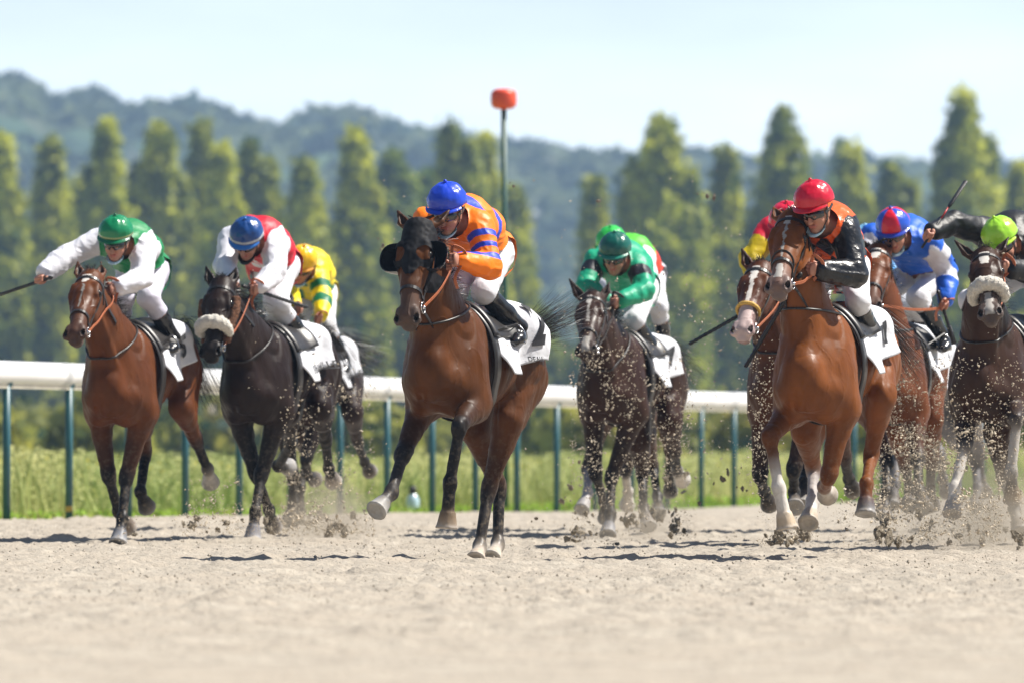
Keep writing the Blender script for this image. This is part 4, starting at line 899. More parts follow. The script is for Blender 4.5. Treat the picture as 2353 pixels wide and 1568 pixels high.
# ------------------------------------------------------------ riders
def ell_shell(c, ex, ey, ez, r, th0, th1, n=28, m=12, th=None):
    """surface of an ellipsoid cap; ez is its pole, th polar angle range"""
    V = []; F = []
    for i in range(m + 1):
        t = th0 + (th1 - th0) * i / m
        for j in range(n):
            a = 2 * pi * j / n; V.append(c + ex * r[0] * sin(t) * cos(a) + ey * r[1] * sin(t) * sin(a) + ez * r[2] * cos(t))
    for i in range(m):
        for j in range(n): F.append((i * n + j, (i + 1) * n + j, (i + 1) * n + (j + 1) % n, i * n + (j + 1) % n))
    return np.array(V), np.array(F)
def build_jockey(S, HI):
    fr = HI['fr']; h = S.get('h', .0075); SK = S.get('skin', (.44, .20, .13)); LF = A(0, 1, 0)
    ps = []; add = lambda *a, **k: ps.append(Prim(*a, **k)) or ps[-1]
    hf = S.get('hf', .64)
    cap = fr.atf(*S['cap'], hf); chin = fr.atf(*S['chin'], hf - S.get('nod', .10)); up = nrm(cap - chin)
    face = nrm(A(1, 0, 0) - up * up[0]); face = nrm(face + np.cross(up, face) * S.get('turn', 0)); fs = nrm(np.cross(up, face))   # fs = person's left
    G = lambda u, f, s: cap + up * u + face * f + fs * s
    pel = fr.atf(*S['pel'], S.get('pf', -.30)); sL = fr.atf(*S['shL'], S.get('sfL', .34)); sR = fr.atf(*S['shR'], S.get('sfR', .34))
    nk = (sL + sR) / 2 + A(.02, 0, .02); shd = nrm(sL - sR)
    half = S.get('shw', .17); cs = (sL + sR) / 2; 
    kneeL = fr.solve(pel + LF * .10, .41, *S['knL'], 1); ankL = fr.solve(kneeL, .40, *S['anL'], -1)
    cy = pel[1]
    mir = lambda q: A(q[0], 2 * cy - q[1], q[2])
    cyc = S.get('cy', 0.0)
    kneeR = A(kneeL[0], 2 * cyc - kneeL[1], kneeL[2]); ankR = A(ankL[0] + .02, 2 * cyc - ankL[1], ankL[2])
    if 'knR' in S: kneeR = fr.solve(pel - LF * .10, .41, *S['knR'], 1)
    if 'anR' in S: ankR = fr.solve(kneeR, .40, *S['anR'], -1)
    elL = fr.solve(sL, .29, *S['elL']); haL = fr.solve(elL, .25, *S['haL']); elR = fr.solve(sR, .29, *S['elR']); haR = fr.solve(elR, .25, *S['haR'])
    S['_len'] = dict(sh=round(np.linalg.norm(sL - sR), 2), sp=round(np.linalg.norm(nk - pel), 2), th=round(np.linalg.norm(kneeL - pel - LF * .1), 2), shin=round(np.linalg.norm(ankL - kneeL), 2),
                     ua=round(np.linalg.norm(elL - sL), 2), fa=round(np.linalg.norm(haL - elL), 2), head=round(np.linalg.norm(cap - chin), 2), nk=round(np.linalg.norm(nk - cap), 2))
    # torso: labels 1 torso, 2 sleeve L, 3 sleeve R, 4 breeches, 5 boot L, 6 boot R, 7 head, 8 hands, 9 neck
    sp = lambda t, b=.07: pel + (nk - pel) * t + A(-.02, 0, 1) * b * 4 * t * (1 - t)
    add(pel, sp(.35), (.140, .122), (.150, .125), side=LF, k=.06, lab=1, col=SK); add(sp(.35), sp(.75), (.158, .128), (.170, .130), side=shd, k=.06, lab=1, col=SK)
    add(sp(.75), sp(1), (.165, .12), (.10, .075), side=shd, k=.05, lab=1, col=SK); add(sL - shd * .03, sR + shd * .03, .062, .062, k=.05, lab=1, col=SK)
    add(pel + A(-.03, .052, -.02), pel + A(-.03, -.052, -.02), .105, .105, k=.06, lab=4, col=SK)
    for (s_, e_, w_, lb) in ((sL, elL, haL, 2), (sR, elR, haR, 3)):
        add(s_, e_, .056, .042, k=.03, lab=lb, col=SK); add(e_, e_ + (w_ - e_) * .35, .042, .040, k=.02, lab=lb, col=SK); add(e_ + (w_ - e_) * .35, w_, .040, .026, k=.02, lab=lb, col=SK)
    fL = S.get('toe', A(.16, 0, -.07))
    for (s, kn, an, lb) in ((1, kneeL, ankL, 5), (-1, kneeR, ankR, 6)):
        hp = pel + A(0, s * .09, 0); add(hp, kn, (.092, .10), (.062, .064), side=LF, k=.05, lab=4, col=SK); add(kn, kn + A(.008, 0, 0), .064, .064, k=.03, lab=4, col=SK)
        c1 = kn + (an - kn) * .32; kb = S.get('boot_t', .30); c0 = kn + (an - kn) * kb
        add(kn, c0, .060, .056, k=.02, lab=4, col=SK); add(c0, kn + (an - kn) * .6, .055, .05, k=.02, lab=lb, col=SK); add(kn + (an - kn) * .6, an, .048, .038, k=.02, lab=lb, col=SK)
        hl = an + A(-.045, 0, -.055); add(an, hl, .038, .034, k=.02, lab=lb, col=SK)
        add(hl + A(.01, 0, 0), an + fL * .75 + A(0, s * .02, -.02), (.036, .034), (.042, .026), side=LF, k=.02, lab=lb, col=SK); add(an + fL * .75 + A(0, s * .02, -.02), an + fL + A(0, s * .02, -.02), (.042, .026), (.032, .020), side=LF, k=.02, lab=lb, col=SK)
    # neck and head
    skc = G(-.055, -.015, 0)
    add(nk + A(0, 0, .0), G(-.14, -.05, 0), .056, .052, k=.03, lab=9, col=SK)
    add(G(-.03, -.02, 0), G(-.07, -.01, 0), (.076, .092), (.074, .090), side=fs, k=.02, lab=7, col=SK)
    add(G(-.11, .035, 0), G(-.19, .045, 0), (.056, .045), (.036, .030), side=fs, k=.03, lab=7, col=SK)
    for s in (-1, 1):
        add(G(-.12, .0, s * .055), G(-.18, .03, s * .032), .022, .02, k=.02, lab=7, col=SK); add(G(-.125, .055, s * .034), G(-.135, .045, s * .045), .02, .018, k=.03, lab=7, col=SK)
        add(G(-.085, -.02, s * .080), G(-.125, -.01, s * .077), (.010, .02), (.008, .014), side=fs, k=.008, lab=7, col=SK)       # ear
        add(G(-.098, .083, s * .030), G(-.098, .083, s * .034), .011, .011, k=.006, lab=7, col=mixc(SK, (.1, .06, .05), .5))
    add(G(-.09, .082, 0), G(-.135, .102, 0), .009, .014, k=.010, lab=7, col=SK); add(G(-.135, .094, .012), G(-.135, .094, -.012), .009, .009, k=.006, lab=7, col=SK)
    add(G(-.160, .080, .020), G(-.160, .080, -.020), .0055, .0055, k=.006, lab=7, col=mixc(SK, (.45, .08, .07), .6)); add(G(-.168, .079, .016), G(-.168, .079, -.016), .006, .006, k=.006, lab=7, col=mixc(SK, (.45, .08, .07), .6))
    # hands: palm, four bent fingers, thumb, closed round a bar running along 'grip'
    fine = [(G(-.10, .02, 0), .135, S.get('ff', .006))]; grips = {}
    for key, e_, w_, s in (('L', elL, haL, 1), ('R', elR, haR, -1)):
        d = nrm(w_ - e_); g = S.get('grip' + key, A(0, s * .25, 1.)); g = nrm(g - d * (g @ d)); nn = nrm(np.cross(g, d)) * S.get('palm' + key, -s)   # nn: palm faces this way
        ws = .028; kc = mixc(SK, (.5, .2, .14), .25)
        base_ = w_ + d * .01
        add(w_ - d * .02, base_ + d * .01, (.026, .022), (.030, .018), side=g, k=.015, lab=8, col=SK)
        add(base_, w_ + d * .078, (.036, .015), (.042, .015), side=g, k=.012, lab=8, col=SK)
        for i, (off, L1) in enumerate(((.033, .034), (.011, .038), (-.011, .036), (-.032, .029))):
            k0 = w_ + d * .080 + g * off; k1 = k0 + d * L1 * .55 + nn * L1 * .80; k2 = k1 - d * .020 + nn * .018 ; k3 = k2 - d * .024 - nn * .006
            add(k0, k1, .0105, .0098, k=.005, lab=8, col=kc); add(k1, k2, .0098, .009, k=.005, lab=8, col=kc); add(k2, k3, .009, .0078, k=.005, lab=8, col=SK)
        t0 = w_ + d * .025 + g * .032 + nn * .008; t1 = t0 + d * .034 + nn * .024 + g * .010; t2 = t1 + d * .026 + nn * .014 - g * .012
        add(t0, t1, .013, .0115, k=.008, lab=8, col=SK); add(t1, t2, .0112, .0088, k=.005, lab=8, col=SK)
        grips[key] = (w_ + d * .080 + nn * .030, g, nn, d); fine.append((w_ + d * .07, .105, S.get('hfine', .0042)))
    root = empty('person', fr.O, fr.rz, label=S['label'], cat='person', group='racing riders')
    V, F = polygonise(ps, .013, fine)
    mesh_obj('body', V, F, M['skin'], root, col=np.clip(blend_col(ps, V, .006), .002, 1))
    # garments: the same body field, a little larger, keeping the faces that belong to the region
    body = [p for p in ps if p.lab in (1, 2, 3, 4, 5, 6, 9)]
    def garment(name, labs, inflate, mt, colf, wr, extra=(), cut=None, hh=None):
        pr = [Prim(p.a, p.b, p.ra, p.rb, side=p.side, k=p.k, col=p.col, lab=p.lab) for p in body if p.lab in labs or p.lab in extra]
        V, F = polygonise(pr, hh or h, inflate=inflate); X, Y, Z = V.T; D = np.stack([p.dist(X, Y, Z) for p in pr], 1); lb = np.array([p.lab for p in pr])[D.argmin(1)]
        keep = np.isin(lb, labs) if cut is None else cut(V, lb); k = keep[F].all(1)
        nrmv = V * 0; fn = np.cross(V[F[:, 1]] - V[F[:, 0]], V[F[:, 2]] - V[F[:, 0]])
        for c in range(4): np.add.at(nrmv, F[:, c], fn)
        nrmv /= np.linalg.norm(nrmv, axis=1)[:, None] + 1e-9
        V0 = V.copy(); q = V @ wr[1]; amp = wr[0]
        V = V + nrmv * (amp * (vnoise(q * 7, 4) * .75 + (1 - np.abs(vnoise(q * 12 + 5, 6)) * 2) * .40 + (1 - np.abs(vnoise(q * 22 + 2, 16)) * 2) * .08))[:, None]
        col = colf(V0, lb); V, F, u = compact(V, F[k]); return mesh_obj(name, V, F, mt, root, col=np.clip(col[u], .002, 1))
    tpar = lambda V, a, b: ((V - a) @ (b - a)) / ((b - a) @ (b - a))
    ctx = dict(sL=sL, sR=sR, elL=elL, elR=elR, haL=haL, haR=haR, pel=pel, nk=nk, shd=shd, tp=tpar)
    stretchm = np.array([[.6, .5, .2], [-.4, 1.5, .5], [.1, .6, 1.7]])
    wristcut = lambda V, lb: (np.isin(lb, (1, 2, 3)) | ((lb == 4) & (np.linalg.norm(V - pel, axis=1) < .215))) & (np.minimum(np.linalg.norm(V - haL, axis=1), np.linalg.norm(V - haR, axis=1)) > .045) & ((V - pel) @ nrm(nrm(nk - pel) + A(0, 0, .6)) > -.13)
    gs = S.get('mat_torso', M['silk']); 
    sf = S['silks']
    garment('silk_jacket', (1, 2, 3), S.get('infl', .036), gs, lambda V, lb: sf(V, lb, ctx), (.014, stretchm), extra=(4, 9), cut=wristcut)
    cuffs = MB(); 
    for e_, w_ in ((elL, haL), (elR, haR)): d = nrm(w_ - e_); cuffs.tube([w_ - d * .055, w_ - d * .012], .036, 14)
    cuffs.build('cuff', M['cream'] if not S.get('cuff') else S['cuff'], root)
    bc = S.get('breech', (.74, .74, .78)); garment('breeches', (4,), .012, M['breech'], lambda V, lb: np.tile(bc, (len(V), 1)) * 1.0, (.0065, stretchm), extra=(1, 5, 6), cut=lambda V, lb: np.isin(lb, (4,)) | ((lb == 1) & ((V - pel) @ nrm(nk - pel) < .01)))
    for lb_ in (5, 6): garment('boot', (lb_,), .012, M['boot'], lambda V, lb: np.tile((.02, .02, .02), (len(V), 1)) * 1.0, (.004, stretchm), extra=(4,))
    # helmet with silk cover
    R3 = (.124, .138, .122); cc = G(-.012, -.01, 0)
    V, F = ell_shell(cc, fs, face, up, R3, .001, 1.72, 48, 20); q = V - cc; a = np.arctan2(q @ fs, q @ face); elv = (q @ up)
    wr = (np.abs(np.sin(a * 4 + .3)) ** .5 - .6) * .0035 + .0035 * vnoise(V * 28, 3) + .002 * vnoise(V * 60, 5); V = V + q / np.linalg.norm(q, axis=1)[:, None] * wr[:, None]
    col = S['capf'](a, elv / .125, q); n0 = len(V); V2 = cc + (V - cc) * .96
    F2 = np.vstack([F, F[:, ::-1] + n0]); rim = np.arange(n0 - 48, n0); F2 = np.vstack([F2, np.stack([rim, rim + n0, np.roll(rim, -1) + n0, np.roll(rim, -1)], 1)])
    hel = mesh_obj('helmet', np.vstack([V, V2]), F2, M['cap'], root, col=np.clip(np.vstack([col, col]), .002, 1))
    m = MB(); V_ = []; F_ = []                                   # peak
    for i in range(15):
        t = -1.15 + 2.3 * i / 14
        for j in range(4):
            r = j / 3; e = cos(t) ** .8 if cos(t) > 0 else 0; p = cc + fs * sin(t) * (R3[0] + .004 + .016 * r * e) + face * cos(t) * (R3[1] - .002 + .034 * r * e) + up * (-.018 - .016 * r * e); V_.append(p)
    for i in range(14):
        for j in range(3): F_.append((i * 4 + j, i * 4 + j + 1, (i + 1) * 4 + j + 1, (i + 1) * 4 + j))
    n0 = len(V_); V_ += [v - up * .006 for v in V_]; F_ += [tuple(n0 + x for x in f[::-1]) for f in F_]; F_ += [(i * 4 + 3, n0 + i * 4 + 3, n0 + (i + 1) * 4 + 3, (i + 1) * 4 + 3) for i in range(14)]
    mesh_obj('peak', V_, F_, M['cap'], hel, col=np.tile(S.get('peak', tuple(col[-1])), (len(V_), 1)))
    m = MB(); m.lathe([(.001, .013), (.008, .011), (.012, .004), (.012, 0)], (0, 0, 0), 10, c=tuple(S.get('peak', tuple(col[-1]))))
    Mx = np.array([fs, face, up]); m.V = [tuple(cc + up * .128 + np.array(v) @ Mx) for v in m.V]; m.build('button', M['cap'], hel, usecol=True)
    # goggles, strap, mask
    gm = MB(); V_ = []; F_ = []; nn_ = 19
    for i in range(nn_):
        t = -1.05 + 2.1 * i / (nn_ - 1); hh_ = .030 * (1 - .35 * abs(t) ** 3) - (.011 * math.exp(-(t / .16) ** 2))
        for j, (uu, ro) in enumerate(((1, .000), (.6, .010), (0, .013), (-.6, .010), (-1, .0))):
            V_.append(cc + fs * sin(t) * (.080 + ro * .6) + face * (cos(t) * (.096 + ro)) + up * (-.083 + uu * hh_ + (0 if uu > 0 else (.010 * math.exp(-(t / .16) ** 2) * -uu * 1.2))))
    for i in range(nn_ - 1):
        for j in range(4): F_.append((i * 5 + j, (i + 1) * 5 + j, (i + 1) * 5 + j + 1, i * 5 + j + 1))
    n0 = len(V_); V_ += [v - face * .012 for v in V_]; F_ += [tuple(n0 + x for x in f[::-1]) for f in F_]
    mesh_obj('goggles', V_, F_, M['lens'], root)
    st = MB(); 
    for s in (-1, 1): st.ribbon([cc + fs * s * .082 + face * .035 - up * .08, cc + fs * s * .089 - face * .02 - up * .072, cc + fs * s * .08 - face * .08 - up * .06], .010, up, .002); st.ribbon([cc + fs * s * .088 - up * .03, cc + fs * s * .078 + face * .02 - up * .13, cc + fs * s * .03 + face * .055 - up * .205], .006, face, .002)
    st.build('chin_strap', M['leather'], root, smooth=False)
    if S.get('mask'):
        c0 = G(-.185, .035, 0); V, F = ell_shell(c0, fs, nrm(face * .9 - up * .45), nrm(-up * .75 - face * -.5), (.066, .062, .044), .001, 1.45, 24, 9)
        V = V + (.004 * np.sin((V - c0) @ up * 260))[:, None] * face; n0 = len(V); mesh_obj('face_mask', np.vstack([V, c0 + (V - c0) * .94]), np.vstack([F, F[:, ::-1] + n0]), S.get('maskm', M['mask']), root)
    # stirrup irons and leathers belong to the saddle
    for an, s in ((ankL, 1), (ankR, -1)):
        ft = an + fL * .62 + A(0, s * .02, -.055); P, d = HI['drape']([.12], [s * .85], .035); tp_ = P[0]
        m = MB(); m.tube([ft + A(0, -.055, 0), ft + A(0, .055, 0)], .008, 6); m.tube(curve_pts([ft + A(0, -.055, 0), ft + A(0, -.05, .06), ft + A(0, 0, .115), ft + A(0, .05, .06), ft + A(0, .055, 0)], 16), .005, 6)
        m.build('stirrup', M['steel'], HI['saddle']); m = MB(); m.ribbon([ft + A(0, 0, .115), tp_], .011, A(1, 0, 0), .003); m.build('stirrup_leather', M['leather'], HI['saddle'], smooth=False)
    # reins from each bit ring to the hands
    rm = MB(); both = S.get('reins', 'LR')
    for i, key in ((1, 'L'), (0, 'R')):
        g, gd, nn, d = grips[key if key in both else 'L']
        b = HI['bits'][i]; midp = (b + g) / 2 + A(0, (1 if i else -1) * .02, -S.get('sag', .03)); P = curve_pts([b, midp, g - gd * .03, g + gd * .04], 22)
        Pn = trace_in(HI['headp'], P, np.tile(A(0, 0, 1) * 0 + LF * (1 if i else -1), (len(P), 1)), n=1, off=.0, maxd=.0)
        f = field_pts(HI['headp'], P); push = np.clip(.012 - f, 0, .2); push[0] = 0; P[:, 1] += push * (1 if i else -1); rm.ribbon(list(P), .0095, A(0, .3, 1), .003)
    g, gd, nn, d = grips['L']; rm.ribbon(list(curve_pts([g + gd * .04, g + gd * .09 - nn * .02, g + gd * .03 - nn * .07 - d * .05, g - gd * .10 - d * .03 + A(.02, 0, 0), g - gd * .16 + A(-.06, 0, -.02)], 24)), .0095, A(0, 1, .3), .003)
    rm.build('reins', S.get('reinm', M['tan']), HI['root'], smooth=False)
    if S.get('whip'):
        key, tgt, f2, lb, style = S['whip']; g, gd, nn, d = grips[key]; e = fr.atf(tgt[0], tgt[1], f2); dr = nrm(e - g); b0 = g - dr * (.10 if style != 'mid' else .30)
        wr_ = empty('whip', fr.O, fr.rz, label=lb, cat='whip', group='riding whips')
        L = np.linalg.norm(e - b0); m = MB()
        if style == 'red': 
            m.tube([b0, b0 + dr * .26], .009, 10); m.build('handle', M['whip'], wr_); m = MB(); m.tube([b0 + dr * .26, b0 + dr * (L - .24)], .006, 8); m.build('shaft', M['red'], wr_)
            m = MB(); m.tube([b0 + dr * (L - .24), b0 + dr * (L - .22), b0 + dr * L], [.010, .019, .021], 10, flat=.5); m.build('flap', M['whip'], wr_)
        else:
            n_s = 40; m.tube([b0 + dr * L * i / n_s for i in range(n_s + 1)], [.011 + .0035 * (i % 2) for i in range(n_s + 1)], 10); m.build('shaft', M['whip'], wr_)
            m = MB(); m.tube([b0 - dr * .02, b0, b0 + dr * .01], [.010, .016, .016], 10); m.build('knob', M['leather'], wr_)
            m = MB(); m.tube([e - dr * .14, e], [.018, .02], 10, flat=.45); m.build('flap', M['whip'], wr_)
    return root
C_ = lambda *c: np.array(srgb(*c))
def const(c): return lambda V, lb, x: np.tile(c, (len(V), 1))
def capc(c, band=None, bh=(-.12, .02)):
    def f(a, e, q):
        o = np.tile(c, (len(a), 1))
        if band is not None: o[(e > bh[0]) & (e < bh[1])] = band
        return o
    return f
WH = A(.72, .72, .78)
def s1(V, lb, x):
    c = np.tile(C_(12, 128, 72), (len(V), 1)); t = np.maximum(x['tp'](V, x['sL'], x['elL']) * (lb == 2), x['tp'](V, x['sR'], x['elR']) * (lb == 3)); c[np.isin(lb, (2, 3)) & (t > -.1)] = WH
    far = np.abs((V - x['nk']) @ x['shd']) > .155; c[far & (lb == 1) & ((V - x['pel']) @ nrm(x['nk'] - x['pel']) > .32)] = WH; return c
def s2(V, lb, x):
    c = np.tile(C_(206, 20, 45), (len(V), 1)); c[np.isin(lb, (2, 3))] = WH
    far = np.abs((V - x['nk']) @ x['shd']) > .15; c[far & (lb == 1) & ((V - x['pel']) @ nrm(x['nk'] - x['pel']) > .34)] = WH
    q = V - (x['nk'] + x['pel']) / 2; u = q[:, 1]; v = V[:, 2] - x['nk'][2] + .20; a = np.arctan2(u, v); r = np.hypot(u, v); c[(q[:, 0] > .0) & (r < .085 * (.55 + .45 * np.cos(5 * a))) & (lb == 1)] = WH
    return c
def s3(V, lb, x):
    c = np.tile(C_(240, 215, 10), (len(V), 1)); g = C_(10, 110, 70); q = V - x['nk']; l = q @ x['shd']; dn = -q[:, 2]
    c[(lb == 1) & (np.linalg.norm(q, axis=1) < .17)] = g; c[(lb == 1) & (np.abs(np.abs(l) - dn * .5 - .02) < .05)] = g; t = x['tp'](V, x['elL'], x['haL'])
    c[(lb == 2) & (t > .15) & (t < .6)] = g; t = x['tp'](V, x['sL'], x['elL']); c[(lb == 2) & (t > .55) & (t < .8)] = g; return c
def s4(V, lb, x):
    c = np.tile(C_(255, 128, 5), (len(V), 1)); b = C_(38, 70, 200)
    for k, s_, e_, w_ in ((2, 'sL', 'elL', 'haL'), (3, 'sR', 'elR', 'haR')):
        t = x['tp'](V, x[s_], x[e_])
        for a0, a1 in ((.22, .37), (.52, .64), (.80, .97)): c[(lb == k) & (t > a0) & (t < a1)] = b
    sp_ = (V - x['pel']) @ nrm(x['nk'] - x['pel']) / np.linalg.norm(x['nk'] - x['pel']); l = V[:, 1] - (x['pel'][1] + (x['nk'][1] - x['pel'][1]) * sp_)
    back = (V[:, 2] > (x['pel'][2] + (x['nk'][2] - x['pel'][2]) * sp_) + .02)
    c[(lb == 1) & back & (np.abs(l - .02) < .030)] = b; c[(lb == 1) & (np.abs(sp_ - .50) < .045)] = b; c[(lb == 1) & (np.abs(sp_ - .97) < .05) & back] = b; return c
def s5(V, lb, x):
    c = np.tile(C_(20, 158, 118), (len(V), 1))
    for k, s_, e_ in ((2, 'sL', 'elL'), (3, 'sR', 'elR')):
        t = x['tp'](V, x[s_], x[e_]); c[(lb == k) & (t > .25) & (t < .62)] = (.012, .012, .02)
    return c
def s6(V, lb, x):
    c = np.tile(WH, (len(V), 1)); sp_ = (V - x['pel']) @ nrm(x['nk'] - x['pel']) / np.linalg.norm(x['nk'] - x['pel']); c[(lb == 1) & (V[:, 1] > x['pel'][1] + .02)] = C_(235, 60, 30); c[(lb == 1) & (sp_ > .7)] = C_(90, 200, 60); return c
def s7(V, lb, x):
    c = np.tile(C_(205, 180, 10), (len(V), 1)); c[(lb == 1) & (V[:, 2] > x['nk'][2] - .10)] = C_(200, 20, 50); t = x['tp'](V, x['sR'], x['elR']); c[(lb == 3) & (t < .45)] = C_(200, 20, 50); c[(lb == 2)] = C_(200, 20, 50); return c
def s8(V, lb, x):
    c = np.tile(C_(235, 95, 25), (len(V), 1)); k = A(.008, .008, .01); c[np.isin(lb, (2, 3))] = k; q = V - x['nk']; l = q @ x['shd']; d = -q[:, 2]
    c[(np.abs(l) > .165) & (lb == 1) & ((V - x['pel']) @ nrm(x['nk'] - x['pel']) > .30)] = k
    cell = (np.floor((l + d) / .13) + np.floor((l - d + 1.3) / .13)) % 2; c[(lb == 1) & (cell < 1) & (d > .08)] = k; return c
def s9(V, lb, x):
    c = np.tile(C_(28, 95, 205), (len(V), 1))
    for k, s_, e_ in ((2, 'sL', 'elL'), (3, 'sR', 'elR')):
        t = x['tp'](V, x[s_], x[e_]); c[(lb == k) & (t > .12) & (t < .5)] = WH
    t = x['tp'](V, x['elL'], x['haL']); c[(lb == 2) & (t > .1) & (t < .4)] = WH; return c
def cap9(a, e, q):
    o = np.tile(C_(40, 85, 200), (len(a), 1)); o[(np.floor((a + .5) / (pi / 3)) % 2) == 0] = C_(215, 25, 50); return o
def cap7(a, e, q):
    o = np.tile(C_(215, 25, 60), (len(a), 1)); o[(np.hypot(a + .25, (e - .45) * 1.2) < .22)] = C_(240, 190, 20); return o
BAY = A(.090, .030, .007); DKB = A(.045, .022, .013); CHE = A(.17, .052, .010); BLK = A(.010, .0085, .008)
wht = A(.62, .58, .53)
